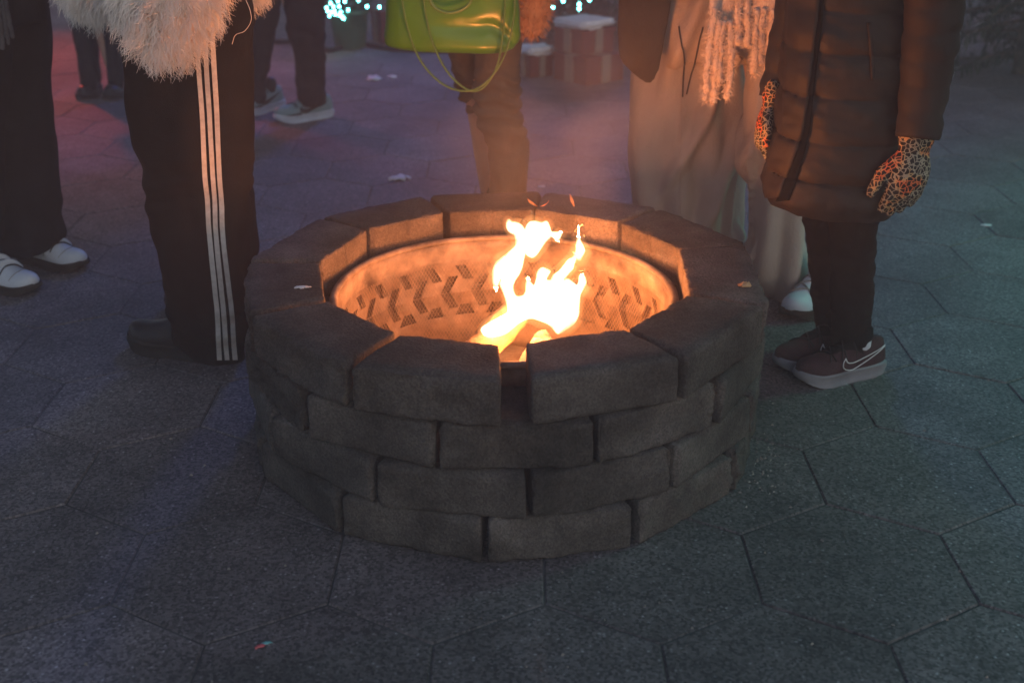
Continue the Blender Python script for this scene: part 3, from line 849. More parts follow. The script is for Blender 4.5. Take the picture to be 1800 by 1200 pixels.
SEAMS = [-330, -240, -150, -65, 12, 82, 158, 234, 300, 372]
def puff(y):
    for a, b in zip(SEAMS, SEAMS[1:]):
        if a <= y <= b: return math.sin(math.pi * (y - a) / (b - a)) ** 0.28
    return 0.6
rows = []
for (y, xl, xr) in crow:
    a, b = at(xl, y, 2.90), at(xr, y, 2.90); rx = (b.x - a.x) / 2; q = 0.017 * (puff(y) - 0.8)
    rows.append(((a.x + b.x) / 2, 2.90, a.z, rx + q, rx * 0.95 + q))
V, F = hloft(rows, 72, 2.4)
V = [Vector(v) for v in V]
for v in V:                                          # seams droop a little towards the back
    v.z -= 0.05 * (v.x - 0.86)
cm = mesh_of('coat', V, F)
wrinkle(cm, 0.006, (14, 14, 22), 3, lambda x, y, z: 0.005 * mn.noise((x * 26, y * 26, z * 12)) + 0.003 * mn.noise((x * 50 + z * 30, y * 50, z * 40)))
coat = put('coat', cm, PUFFER, p7)
cb = bvh_of(cm)
V, F = strip_on(cb, dense([(-150, 1392, 1445), (0, 1388, 1441), (80, 1385, 1434), (150, 1382, 1425), (200, 1379, 1419), (232, 1372, 1412), (280, 1352, 1398), (320, 1346, 1382), (345, 1350, 1372)], 8), 0.007, 8)
pl = mesh_of('placket', V, F); o = put('placket', pl, PUFFER, coat); md = o.modifiers.new('t', 'SOLIDIFY'); md.thickness = 0.006; md.offset = 0
V, F = strip_on(cb, dense([(-150, 1443, 1451), (0, 1440, 1448), (80, 1433, 1441), (150, 1424, 1432), (200, 1418, 1427), (232, 1411, 1423), (280, 1397, 1412), (320, 1381, 1400), (352, 1366, 1388)], 8), 0.004, 3)
o = put('zip', mesh_of('zip', V, F), ZIPSHADE, coat); md = o.modifiers.new('t', 'SOLIDIFY'); md.thickness = 0.004; md.offset = 0  # zip line; its lower flare paints the shade inside the coat's opening
V, F = strip_on(cb, dense([(40, 1524, 1530), (80, 1527, 1534), (120, 1530, 1536), (140, 1531, 1535)], 6), 0.003, 3)
o = put('pocket_welt', mesh_of('pocket_welt', V, F), PUFFER, coat); md = o.modifiers.new('t', 'SOLIDIFY'); md.thickness = 0.006; md.offset = 0
def sleeve(pts, Y, sc):
    q = catmull(pts, 12); P = []; Rr = []
    for i, (x, y, r, e) in enumerate(q):
        P.append(at(x, y, Y + e)); Rr.append(r / sc * (1 + 0.09 * (math.sin(math.pi * (i / 7.3 % 1)) ** 0.5 - 0.8)))
    V, F = chain(P, Rr, 28, 1.0, ref=(1, 0, 0), round_ends=False)
    return wrinkle(mesh_of('sleeve', V, F), 0.005, (20, 20, 26), 7)
put('sleeve', sleeve([(1560, -330, 58, .04), (1610, -250, 60, .02), (1642, -120, 56, 0), (1642, 0, 52, 0), (1634, 80, 48, 0), (1624, 160, 43, 0), (1612, 242, 38, -.02)], 2.76, 770), PUFFER, coat)
put('sleeve', sleeve([(1440, -330, 44, 0), (1420, -180, 42, 0), (1406, -60, 38, 0), (1394, 30, 34, 0), (1375, 110, 30, 0), (1361, 172, 27, -.01)], 2.98, 720), PUFFER, coat)
def glove(root, w, down, fw, nrm, sc=1.0):
    """wrist w; fingers hang along `down`, knuckle row along fw (towards the thumb), palm faces nrm"""
    w, down, fw, nrm = Vector(w), Vector(down).normalized(), Vector(fw).normalized(), Vector(nrm).normalized()
    P = [chain([w - down * .03, w + down * .01, w + down * .05, w + down * .085], [0.036 * sc, 0.036 * sc, 0.048 * sc, 0.046 * sc], 16, 0.55, ref=fw)]
    for k, ln in enumerate((.070, .080, .074, .060)):
        b = w + down * .078 * sc + fw * (0.033 - 0.0215 * k) * sc
        P.append(chain([b, b + down * ln * .45 * sc + nrm * .006, b + down * ln * .85 * sc + nrm * .022], [0.0135 * sc, 0.0130 * sc, 0.0105 * sc], 10))
    P.append(chain([w + down * .022 * sc + fw * .026 * sc, w + down * .055 * sc + fw * .058 * sc + nrm * .01, w + down * .098 * sc + fw * .070 * sc + nrm * .016], [0.017 * sc, 0.0145 * sc, 0.0115 * sc], 10))
    P.append(chain([w - down * .03 * sc, w - down * .012 * sc], [0.041 * sc, 0.041 * sc], 16, 0.62, ref=fw))
    return put('glove', union('glove', P, 0.0042, 2), LEO, root)
glove(p7, at(1608, 258, 2.745), (-0.10, -0.06, -1), (-1, -0.25, 0), (-0.3, 0.9, 0), 1.12)
glove(p7, at(1355, 178, 2.96), (-0.12, 0.0, -1), (-0.35, -1, 0), (0.9, -0.3, 0), 0.95)
for toe, heel in (((1398, 676), (1533, 652)), ((1362, 652), (1486, 626))):
    e, side, topp, W, L = shoe(p7, gnd(*toe), gnd(*heel), MAROON, PALESOLE, 0.262, 0.032, 0.92, 0.95, BLACKCLOTH)
    V = []; F = []
    for a in range(9):
        for b in range(7):
            V.append(topp(L * (0.30 + 0.36 * a / 8), 0.026 * (b - 3) / 3 * (1 - .35 * a / 8), 0.0022) or W(L * .4, 0, .05))
    for a in range(8):
        for b in range(6): F.append((a * 7 + b, a * 7 + b + 1, a * 7 + b + 8, a * 7 + b + 7))
    put('tongue', mesh_of('tongue', V, F), BLACKCLOTH, e)
    laces(e, topp, L, BLACKLEATHER)
    for sg in (1, -1): swoosh(e, side, sg, L * .56, L * .03, .036, .044, SWOOSHW, True)
    put('sock', mesh_of('sock', *chain([W(.074, 0, .085), W(.074, 0, .104)], [0.027, 0.025], 14)), WHITELEATHER, e)
body(p7, (0.80, 2.93, 0.80), ((at(1496, 620, 2.86).x, 2.86), (at(1460, 600, 3.0).x, 3.0)), R(195), 1.62, (at(1611, 235, 2.75), at(1361, 165, 2.98)), 0.1, True, PUFFER)

# ---- person in cream wide trousers with the fringed scarf
p6 = person(0.66, 3.50, 'person in cream wide-leg trousers, dark jacket and fringed cream scarf')
rl = prow(3.42, [(20, 1270, 1395), (100, 1312, 1402), (200, 1303, 1410), (300, 1305, 1416), (350, 1309, 1420), (400, 1308, 1425), (450, 1308, 1428), (500, 1322, 1430), (527, 1334, 1426)], 1.0)
ll = prow(3.66, [(20, 1128, 1318), (100, 1113, 1320), (150, 1109, 1317), (200, 1104, 1318), (250, 1101, 1314), (300, 1099, 1310), (350, 1100, 1306), (400, 1102, 1304), (450, 1106, 1300)], 0.72)
hp = prow(3.54, [(-110, 1165, 1335), (-60, 1150, 1370), (0, 1135, 1388), (60, 1135, 1370), (110, 1175, 1330)], 0.55)
def p6f(x, y, z):
    a = 0.0
    if x < 0.72: a += 0.034 * max(0, math.sin((x - 0.40 * z) * 40 + 1.4 * mn.noise((x * 4, y * 4, z * 3)))) ** 2 * min(1, max(0, (x - 0.40) / 0.12))
    if z < 0.85: a += 0.011 * (0.4 + min(1.2, 1.4 * (0.85 - z))) * math.sin(x * 62 + 12 * z * (0.5 if x < 0.7 else -0.2) + 2.0 * mn.noise((x * 3, y * 3, z * 2.5)))
    return a - 0.006
tr = wrinkle(union('trousers', [hloft(rl, 40), hloft(ll, 40), hloft(hp, 40)], 0.009, 3), 0.012, (11, 11, 4), 4, p6f)
trousers6 = put('trousers', tr, CREAM, p6)
tb = bvh_of(tr)
for pts in ([(1195, 48), (1199, 80), (1202, 110), (1200, 140), (1199, 170)], [(1234, 48), (1228, 80), (1221, 110), (1212, 140), (1206, 165)]):
    P = [hit(tb, x, y, 0.004) for x, y in catmull(pts, 4)]
    P = [p for p in P if p is not None]
    put('drawstring', mesh_of('drawstring', *chain(P, [0.0022] * len(P), 8)), BLACKCLOTH, trousers6)
P = [hit(tb, x, y, 0.001) for x, y in catmull([(1197, 175), (1197, 230), (1196, 290), (1196, 340), (1197, 375)], 6)]
P = [p for p in P if p is not None]
if len(P) > 2: put('crease_seam', mesh_of('crease_seam', *chain(P, [0.002] * len(P), 6)), CREAM, trousers6)
jr = prow(3.46, [(-330, 1150, 1370), (-200, 1120, 1395), (-120, 1125, 1390), (-60, 1140, 1385), (-25, 1150, 1380)], 0.62)
fl = prow(3.40, [(-250, 1110, 1195), (-100, 1090, 1188), (0, 1088, 1180), (50, 1086, 1173), (100, 1090, 1164), (125, 1106, 1158), (150, 1134, 1147)], 0.42)
sh = [( [at(1150, -330, 3.46), at(1110, -200, 3.42), at(1120, -60, 3.36)], [.06, .055, .05]), ([at(1370, -330, 3.46), at(1410, -200, 3.45), at(1400, -60, 3.38)], [.06, .055, .05])]
P = [hloft(jr, 30), hloft(fl, 30)] + [chain(p, r, 14, sub=4) for p, r in sh]
jk = put('jacket', wrinkle(union('jacket', P, 0.009, 4), 0.004, (16, 16, 8), 9), JACKET, p6)
sc_ = empty('scarf', (0, 0, 0), p6); FZ = Parts()
for rws, Y in (([(-330, 1248, 1290), (-150, 1246, 1292), (0, 1250, 1293), (40, 1250, 1292), (74, 1254, 1288)], 3.26), ([(-330, 1300, 1350), (-150, 1310, 1370), (-20, 1322, 1382), (25, 1324, 1380), (72, 1330, 1368)], 3.24)):
    FZ.add(*hloft(prow(Y, rws, 0.28), 26, 3))
    put('scarf_end', wrinkle(mesh_of('scarf_end', *hloft(prow(Y, rws, 0.28), 26, 3)), 0.008, (40, 40, 22), 2), SCARF, sc_)
for pts in ([(1256, 20), (1246, 90), (1243, 130), (1240, 174)], [(1264, 40), (1257, 110), (1255, 150), (1253, 177)], [(1272, 40), (1266, 100), (1262, 148)],
            [(1284, 40), (1285, 100), (1282, 140), (1278, 170)], [(1297, -30), (1298, 30), (1296, 75)], [(1315, -30), (1314, 40), (1313, 80)],
            [(1332, 20), (1327, 80), (1325, 128)], [(1342, 20), (1337, 70), (1336, 112)], [(1358, 20), (1352, 70), (1348, 120)], [(1374, 0), (1367, 60), (1360, 105)]):
    q = catmull(pts, 10); n = len(q)
    V, F = chain([at(x, y, 3.23) for x, y in q], [0.0090 * (1 + 0.08 * math.sin(i * 1.3 + pts[0][0])) for i in range(n)], 12)
    FZ.add(V, F)
    put('tassel', wrinkle(mesh_of('tassel', V, F), 0.0055, (60, 60, 42), pts[0][0]), SCARF, sc_)
fur(sc_, 'fuzz', FZ.mesh('fuzz_base'), SCARF, 9000, 0.014, 0.0016, lambda c: (c[:, 2] > 0.55) * 1.0, 0.3, 1.2, 3, 8)
e, side, topp, W, L = shoe(p6, gnd(1384, 566), gnd(1440, 528), WHITELEATHER, DARKSOLE, 0.26, 0.028)
laces(e, topp, L, GREYSUEDE)
e, side, topp, W, L = shoe(p6, (0.50, 3.40, 0), (0.58, 3.65, 0), WHITELEATHER, DARKSOLE, 0.26, 0.028)
body(p6, (0.64, 3.58, 0.88), ((at(1370, 480, 3.42).x, 3.43), (at(1200, 400, 3.66).x, 3.68)), R(255), 1.68, (at(1400, -62, 3.39), at(1120, -62, 3.37)), 0.14, True, JACKET)

# ---- person behind the pit with the green bag
p5 = person(-0.06, 3.78, 'person in tan trousers and ginger fuzzy jacket behind the pit')
l1 = prow(3.74, [(40, 838, 918), (100, 836, 915), (150, 832, 914), (200, 836, 917), (230, 847, 924), (260, 856, 929), (300, 860, 930), (345, 862, 925), (400, 868, 915), (425, 872, 910)], 1.0)
l2 = prow(3.92, [(40, 788, 860), (100, 790, 858), (150, 802, 852), (200, 824, 852), (250, 836, 860), (300, 845, 864), (345, 848, 870), (385, 850, 872)], 1.0)
hp = prow(3.80, [(-90, 800, 910), (-30, 790, 918), (40, 790, 918), (85, 795, 912)], 0.75)
def p5f(x, y, z): return 0.0075 * math.sin(z * 150 + 5 * mn.noise((x * 9, y * 9, z * 7)) + 18 * x) * math.exp(-((z - 0.50) / 0.11) ** 2)
tr = wrinkle(union('trousers', [hloft(l1, 34), hloft(l2, 34), hloft(hp, 34)], 0.007, 3), 0.008, (15, 15, 12), 5, p5f)
put('trousers', tr, CORD, p5)
jr = prow(3.80, [(-330, 790, 920), (-200, 770, 935), (-100, 770, 935), (-30, 775, 930), (0, 785, 925)], 0.7)
P = [hloft(jr, 30), chain([at(925, -300, 3.8), at(955, -150, 3.76), at(945, -30, 3.72), at(934, 45, 3.70)], [.06, .055, .050, .044], 14, sub=4),
     chain([at(790, -300, 3.8), at(755, -150, 3.76), at(780, -50, 3.66)], [.06, .055, .05], 14, sub=4)]
jm = union('jacket', P, 0.01, 4); jo = put('jacket', jm, FURTAN, p5)
fur(jo, 'fuzz', jm, FURTAN, 9000, 0.022, 0.0022, lambda c: (c[:, 2] > 0.6) * 1.0, 0.4, 0.4, 3, 5)
for a, b in (((-0.04, 3.58, 0), (0.0, 3.84, 0)), ((-0.10, 3.76, 0), (-0.06, 4.02, 0))): shoe(p5, a, b, BLACKLEATHER, DARKSOLE, 0.26)
body(p5, (-0.10, 3.90, 0.86), ((at(892, 400, 3.74).x, 3.75), (at(861, 370, 3.92).x, 3.93)), R(265), 1.66, (at(934, 40, 3.70), at(782, -52, 3.665)), 0.12, True, FURTAN)

GREEN = mat('green_patent_leather', (0.058, 0.19, 0.004), (0.075, 0.23, 0.007), 4, 0.33, 0.4, 18, spec=0.4, coat=0.1)
GREEND = mat('green_strap_leather', (0.09, 0.19, 0.035), (0.12, 0.23, 0.05), 10, 0.3, 0.1, 60, spec=0.5)
BY = 3.50
bag = empty('tote_bag', at(795, 88, BY)); tag(bag, 'glossy green patent tote bag with long looping straps behind the fire', 'bag')
br = prow(BY, [(-110, 700, 890), (-60, 690, 902), (0, 681, 912), (40, 678, 914), (66, 676, 915), (78, 680, 912), (86, 700, 895)], 0.36, 6)
bgm = mesh_of('bag_body', *hloft(br, 72, 4.2))
def bagf(x, y, z):
    c = at(870, 55, BY); r = (z - c.z) + 0.35 * (x - c.x) + 0.02 * math.sin(x * 30)
    return 0.012 * math.exp(-(r / 0.018) ** 2) * math.exp(-((x - c.x) / 0.12) ** 2)
wrinkle(bgm, 0.006, (9, 9, 9), 6, bagf)
bb = put('bag_body', bgm, GREEN, bag)
for side_x in (676, 915): pass
for pts in ([(703, -60), (707, 0), (718, 55), (738, 105), (770, 142), (805, 159), (838, 156), (868, 130), (890, 90), (902, 40), (905, 0), (903, -60)],
            [(742, -60), (745, 0), (756, 60), (776, 110), (800, 142), (828, 160), (852, 152), (874, 115), (884, 60), (888, 0), (886, -60)]):
    q = catmull(pts, 8)
    put('strap', mesh_of('strap', *chain([at(x, y, BY - 0.105) for x, y in q], [0.0062] * len(q), 10, 0.45)), GREEND, bag)
q = catmull([(752, -40), (756, 0), (768, 16), (790, 23), (814, 16), (828, 0), (832, -40)], 8)
put('handle', mesh_of('handle', *chain([at(x, y, BY - 0.095) for x, y in q], [0.005] * len(q), 10)), GREEND, bag)

# ---- person in the shaggy white coat and striped track trousers
p2 = person(-0.85, 3.03, 'person in shaggy white coat and black track trousers with three white stripes')
n2 = prow(2.94, [(-60, 224, 446), (0, 222, 446), (60, 217, 446), (120, 216, 445), (200, 224, 444), (300, 246, 443), (400, 264, 442), (450, 277, 441), (500, 287, 440), (550, 294, 439), (600, 310, 438), (634, 345, 436)], 0.62)
f2 = prow(3.17, [(-60, 240, 440), (0, 240, 440), (100, 240, 440), (200, 240, 440), (300, 262, 444), (400, 290, 451), (440, 302, 455), (462, 308, 452), (500, 315, 442), (566, 330, 438)], 0.6)
hp = prow(3.05, [(-110, 250, 430), (-60, 232, 445), (0, 228, 446), (50, 226, 446)], 0.85)
tr = wrinkle(union('trousers', [hloft(n2, 40), hloft(f2, 40), hloft(hp, 40)], 0.009, 3), 0.011, (10, 10, 6), 8, lambda x, y, z: 0.007 * math.sin(z * 75 + 14 * x + 5 * mn.noise((x * 6, y * 6, z * 6))) * (math.exp(-((z - .10) / .10) ** 2) + 0.6 * math.exp(-((z - .48) / .10) ** 2)))
tr2 = put('trousers', tr, BLACKCLOTH, p2)
tb = bvh_of(tr)
S3 = [(30, 346, 360, 372), (67, 347, 361, 373), (100, 348, 362, 375), (200, 355, 368, 381), (300, 359, 373, 385), (350, 364, 377, 389), (400, 367, 379, 391), (450, 372, 383, 395), (500, 377, 388, 401), (550, 382, 393, 407), (600, 384, 396, 410), (632, 385.5, 399, 413)]
for k in range(3):
    V, F = strip_on(tb, dense([(r[0], r[1 + k] - 4.2, r[1 + k] + 4.2) for r in S3], 7), 0.0028, 3)
    put('stripe', mesh_of('stripe', V, F), STRIPE, tr2)
tc = bpy.data.curves.new('lettering', 'FONT'); tc.body = 'adidas'; tc.size = 1.0
to = bpy.data.objects.new('lettering', tc); COL.objects.link(to)
dg = bpy.context.evaluated_depsgraph_get(); dg.update()
tm = bpy.data.meshes.new_from_object(to.evaluated_get(dg)); bpy.data.objects.remove(to)
wid = max(v.co.x for v in tm.vertices); Vt = []
for v in tm.vertices:
    p = hit(tb, 314 + 25 * v.co.x / wid, 131 - 25 * v.co.y / wid, 0.003); Vt.append(p or Vector((0, 0, 0)))
put('lettering', mesh_of('lettering', Vt, [tuple(p.vertices) for p in tm.polygons], False), STRIPE, tr2)
cr = prow(3.06, [(-400, 240, 400), (-330, 190, 440), (-200, 150, 450), (-100, 130, 450), (-40, 124, 448), (-8, 130, 444)], 0.72)
P = [hloft(cr, 34)]
slv = chain([at(330, -330, 3.00), at(310, -200, 2.86), at(298, -90, 2.80), at(291, -35, 2.78), at(289, 15, 2.78), (at(288, 45, 2.78))], [.10, .115, .120, .116, .100, .076], 26, 0.62, ref=(1, 0, 0), sub=5)
fm2 = union('coat', P + [slv, chain([at(250, -330, 3.1), at(200, -180, 3.24), at(170, -60, 3.3), at(165, -15, 3.3)], [.09, .09, .085, .07], 16, sub=4)], 0.012, 5)
co2 = put('coat', fm2, FUR, p2)
def keep2(c): return np.where(c[:, 2] > 1.22, 0.12, np.where(c[:, 1] > 3.12, 0.5, 1.0))
fur(co2, 'fur', fm2, FUR, 42000, 0.052, 0.0022, keep2, 0.75, 1.3, 6, 3)
put('loose_thread', mesh_of('loose_thread', *chain([at(x, y, 2.84) for x, y in catmull([(432, 0), (440, 20), (441, 38), (430, 55), (414, 62), (408, 78)], 6)], [0.0006] * 31, 6)), FUR, co2)
shoe(p2, gnd(234, 603), gnd(420, 638), BLACKLEATHER, BLACK, 0.30, 0.034, 1.1)
shoe(p2, gnd(300, 535), gnd(430, 566), BLACKLEATHER, BLACK, 0.29, 0.034, 1.1)
body(p2, (-0.88, 3.05, 0.9), ((gnd(360, 625).x, 2.94), (gnd(380, 560).x, 3.17)), R(165), 1.70, (at(168, -40, 3.3), at(296, 0, 2.85)), 0.15, True, FUR)

# ---- person at the left edge with white sneakers
p1 = person(-1.62, 3.62, 'person in wide charcoal trousers and white strap sneakers by the pit')
a1 = prow(3.66, [(-60, -60, 84), (0, -55, 83), (100, -45, 87), (200, -32, 93), (300, -18, 101), (380, -8, 108), (428, -2, 108), (440, 2, 104)], 0.85)
b1 = prow(3.48, [(-60, -140, 30), (0, -135, 25), (100, -125, 20), (200, -112, 12), (300, -100, 6), (400, -90, 2), (470, -85, 0), (484, -82, -2)], 0.85)
hp = prow(3.58, [(-150, -120, 60), (-80, -130, 80), (-20, -132, 82), (40, -130, 80)], 0.7)
tr = wrinkle(union('trousers', [hloft(a1, 34), hloft(b1, 34), hloft(hp, 34)], 0.01, 4), 0.012, (10, 10, 5), 12, lambda x, y, z: 0.008 * math.sin(z * 80 + 10 * x + 5 * mn.noise((x * 6, y * 6, z * 6))) * math.exp(-((z - .10) / .10) ** 2))
put('trousers', tr, NAVYCLOTH, p1)
jacket(p1, 'coat', NAVYCLOTH, torso_rows((-1.66, 3.58), 0, 0.86, 1.40, 0.24, 0.17), [([(-1.48, 3.7, 1.36), (-1.42, 3.68, 1.1), (-1.48, 3.52, 0.95)], [.06, .055, .05]), ([(-1.82, 3.46, 1.36), (-1.88, 3.42, 1.1), (-1.78, 3.38, 0.95)], [.06, .055, .05])])
sc1 = empty('scarf', (0, 0, 0), p1)
put('scarf_end', wrinkle(mesh_of('scarf_end', *hloft(prow(3.36, [(-330, -60, 14), (-200, -55, 12), (-80, -50, 10), (-12, -48, 8)], 0.3), 24, 3)), 0.005, (40, 40, 22), 2), GREYSCARF, sc1)
for x0, x1, y1 in ((-40, -38, 70), (-28, -24, 84), (-14, -10, 70), (-4, 5, 85), (4, 14, 76), (8, 22, 64)):
    q = catmull([(x0, -20), ((x0 + x1) / 2, y1 * .5), (x1, y1)], 8)
    put('tassel', wrinkle(mesh_of('tassel', *chain([at(x, y, 3.35) for x, y in q], [0.006] * len(q), 10)), 0.003, (70, 70, 50), x0), GREYSCARF, sc1)
for toe, heel in (((152, 476), (35, 452)), ((68, 517), (-45, 494))):
    e, side, topp, W, L = shoe(p1, gnd(*toe), gnd(*heel), WHITELEATHER, DARKSOLE, 0.285, 0.026, 1.0, 0.95)
    for k, x in enumerate((0.50, 0.61)):
        band(e, 'strap', [topp(L * x + 0.012 * q / 5, 0.036 * q / 5, 0.004) for q in range(-5, 6)], 0.012, WHITELEATHER, 0.22)
        band(e, 'strap_seam', [topp(L * x + 0.014 + 0.012 * q / 5, 0.036 * q / 5, 0.0045) for q in range(-5, 6)], 0.0024, DARKSOLE, 0.5)
    band(e, 'toe_seam', [topp(L * (0.80 - 0.05 * (q / 5) ** 2), 0.040 * q / 5, 0.001) for q in range(-5, 6)], 0.0014, GREYSUEDE, 0.6)
body(p1, (-1.64, 3.58, 0.88), ((-1.60, 3.68), (-1.66, 3.50)), R(-25), 1.70, ((-1.48, 3.56, 0.98), (-1.74, 3.36, 0.98)), 0.05, True, NAVYCLOTH, NAVYCLOTH)

# ---- person further back in dark trousers and two-tone sneakers
p3 = person(-1.10, 5.68, 'person in black trousers and two-tone skate sneakers standing further back')
a3 = prow(5.66, [(-40, 490, 574), (0, 497, 573), (60, 506, 572), (100, 517, 572), (150, 519, 573), (172, 522, 574), (184, 526, 574)], 0.9)
b3 = prow(5.78, [(-40, 432, 500), (0, 438, 492), (60, 442, 486), (130, 436, 472), (176, 434, 468), (184, 436, 466)], 0.9)
hp = prow(5.72, [(-190, 440, 560), (-120, 432, 576), (-50, 434, 574), (-25, 436, 572)], 0.7)
tr = wrinkle(union('trousers', [hloft(a3, 26), hloft(b3, 26), hloft(hp, 26)], 0.012, 3), 0.013, (13, 13, 14), 14)
put('trousers', tr, DENIM, p3)
jacket(p3, 'jacket', BLACKCLOTH, torso_rows((-1.12, 5.72), 0, 0.84, 1.42, 0.24, 0.16), [([(-0.92, 5.74, 1.38), (-0.86, 5.72, 1.1), (-0.95, 5.58, 0.95)], [.06, .055, .05]), ([(-1.32, 5.70, 1.38), (-1.38, 5.68, 1.1), (-1.3, 5.56, 0.95)], [.06, .055, .05])], 0.016)
for i, (toe, heel) in enumerate((((484, 217), (579, 204)), ((420, 206), (466, 194)))):
    e, side, topp, W, L = shoe(p3, gnd(*toe), gnd(*heel), TEALLEATHER, WHITELEATHER, 0.295, 0.034, 1.05, 1.0, BLACKLEATHER)
    laces(e, topp, L, BLACKLEATHER, 0.036)
    for sg in (1, -1):
        swoosh(e, side, sg, L * .62, L * .06, .040, .046, BLACKLEATHER, False)
        V = [];  F = []
        for j in range(9):
            x = L * (0.60 + 0.34 * j / 8)
            a, b = side(x, 0.030, sg, .003), side(x, 0.030 + 0.016 * (1 - 0.4 * j / 8), sg, .003)
            if a is None or b is None: continue
            V += [a, b]
        for j in range(len(V) // 2 - 1): F.append((2 * j, 2 * j + 1, 2 * j + 3, 2 * j + 2))
        put('toe_guard', mesh_of('toe_guard', V, F), BLACKLEATHER, e)
body(p3, (-1.12, 5.72, 0.9), ((gnd(560, 207).x, 5.68), (gnd(455, 196).x, 5.80)), R(210), 1.76, ((-0.97, 5.56, 0.98), (-1.27, 5.56, 0.98)), 0.0, True, BLACKCLOTH, BLACKCLOTH)

# ---- person in tall boots, far left
p4 = person(-2.12, 6.15, 'person in tall dark boots on the red-lit paving far behind')
a4 = prow(6.12, [(-60, 108, 172), (0, 116, 166), (40, 124, 166), (80, 132, 165), (110, 136, 167), (140, 140, 170), (160, 143, 171)], 1.0)
b4 = prow(6.14, [(-60, 172, 224), (0, 178, 218), (60, 183, 216), (100, 187, 215), (140, 190, 216), (160, 192, 217)], 1.0)
hp = prow(6.16, [(-170, 118, 212), (-110, 110, 222), (-50, 108, 224), (-30, 110, 222)], 0.7)
put('trousers', wrinkle(union('trousers', [hloft(a4, 24), hloft(b4, 24), hloft(hp, 24)], 0.013, 4), 0.006, (10, 10, 12), 16), DENIM, p4)
jacket(p4, 'coat', NAVYCLOTH, torso_rows((-2.12, 6.16), 0, 0.62, 1.38, 0.25, 0.17), [([(-1.92, 6.16, 1.34), (-1.86, 6.12, 1.05), (-1.95, 6.0, 0.92)], [.06, .055, .05]), ([(-2.32, 6.16, 1.34), (-2.38, 6.12, 1.05), (-2.3, 6.0, 0.92)], [.06, .055, .05])], 0.016)
for toe, heel in (((146, 178), (166, 163)), ((194, 178), (212, 163))):
    e, side, topp, W, L = shoe(p4, gnd(*toe), gnd(*heel), BLACKLEATHER, BLACK, 0.27, 0.03, 1.0, 1.0, name='boot')
    put('shaft', wrinkle(mesh_of('shaft', *chain([W(.06, 0, .07), W(.06, 0, .16), W(.055, 0, .26), W(.05, 0, .34)], [.045, .047, .055, .060], 16, sub=4)), 0.004, (20, 20, 30), 3), BLACKLEATHER, e)
body(p4, (-2.12, 6.16, 0.86), ((gnd(162, 166).x, 6.14), (gnd(208, 166).x, 6.16)), R(240), 1.68, ((-1.97, 6.0, 0.95), (-2.28, 6.0, 0.95)), 0.1, True, NAVYCLOTH, NAVYCLOTH)

# ================================================================== festive things behind
GIFT = mat('red_gift_paper', (0.12, 0.022, 0.018), (0.16, 0.032, 0.026), 8, 0.5, 0.1, 40)
RIBBON = mat('beige_ribbon', (0.20, 0.17, 0.13), (0.26, 0.22, 0.17), 30, 0.5, 0.2, 90)
SNOW = mat('artificial_snow', (0.66, 0.68, 0.70), (0.80, 0.81, 0.82), 30, 0.9, 0.8, 60)
def gift(corner, w, d, h, yaw, label, snow=True, z0=0.0):
    """corner: the nearest bottom corner; w along +x', d along +y' of the turned box"""
    e = empty('gift_box', Vector(corner) + Vector((0, 0, z0))); tag(e, label, 'gift box', 'wrapped gift boxes by the planter')
    M = Matrix.Rotation(yaw, 4, 'Z')
    def box(name, x0, x1, y0, y1, z0_, z1, m, bev=0.004, parent=e):
        bm = bmesh.new(); bmesh.ops.create_cube(bm, size=1.0)
        for v in bm.verts: v.co = M @ Vector((x0 + (v.co.x + .5) * (x1 - x0), y0 + (v.co.y + .5) * (y1 - y0), z0_ + (v.co.z + .5) * (z1 - z0_)))
        bmesh.ops.bevel(bm, geom=bm.edges[:], offset=bev, segments=2, affect='EDGES')
        me = bpy.data.meshes.new(name); bm.to_mesh(me); bm.free(); me.materials.append(m)
        o = bpy.data.objects.new(name, me); link(o, parent); return o
    box('carton', 0, w, 0, d, 0, h * .8, GIFT)
    lid = box('lid', -.008, w + .008, -.008, d + .008, h * .8 + .001, h, GIFT)
    rw = w * 0.12
    for nm, (x0, x1, y0, y1) in (('ribbon', (w / 2 - rw, w / 2 + rw, -.012, d + .012)), ('ribbon', (-.012, w + .012, d / 2 - rw, d / 2 + rw))):
        box(nm, x0, x1, y0, y1, 0.002, h + (.004 if x0 > 0 else .006), RIBBON, 0.003)
    if snow:
        o = box('snow_cover', -.014, w + .014, -.014, d + .014, h + .008, h + .045, SNOW, 0.016)
        bm = bmesh.new(); bm.from_mesh(o.data); bmesh.ops.subdivide_edges(bm, edges=bm.edges[:], cuts=5, use_grid_fill=True)
        for v in bm.verts: v.co.z += 0.012 * mn.noise(v.co * 18) - (0.012 if v.co.z < h + .02 and mn.noise(v.co * 14) > 0.05 else 0)
        bm.to_mesh(o.data); bm.free(); o.data.polygons.foreach_set('use_smooth', [True] * len(o.data.polygons))
    else:
        for sg in (1, -1):
            c = M @ Vector((w / 2, d / 2, h + .02)); q = M @ Vector((sg * .05, .01, .03)); q2 = M @ Vector((sg * .03, -.01, -.005))
            b = bpy.data.objects.new('bow', mesh_of('bow', *chain([c, c + q * .7, c + q, c + q2, c], [.008] * 5, 8, 0.3, sub=4))); b.data.materials.append(RIBBON); link(b, e)
    return e
gift(gnd(1030, 152), 0.28, 0.26, 0.145, R(40), 'large low red gift box with beige ribbon at the bottom of the stack', False)
gift(Vector((0.375, 6.46, 0)), 0.235, 0.225, 0.125, R(40), 'snow-topped red gift box stacked above the large low one', True, 0.151)
gift(gnd(932, 138), 0.15, 0.14, 0.115, R(30), 'small snow-topped red gift box beside the stack, nearer the green bag', True)
gift(gnd(672, 78), 0.20, 0.20, 0.2, R(25), 'red gift box between the lit planter and the green bag', False)

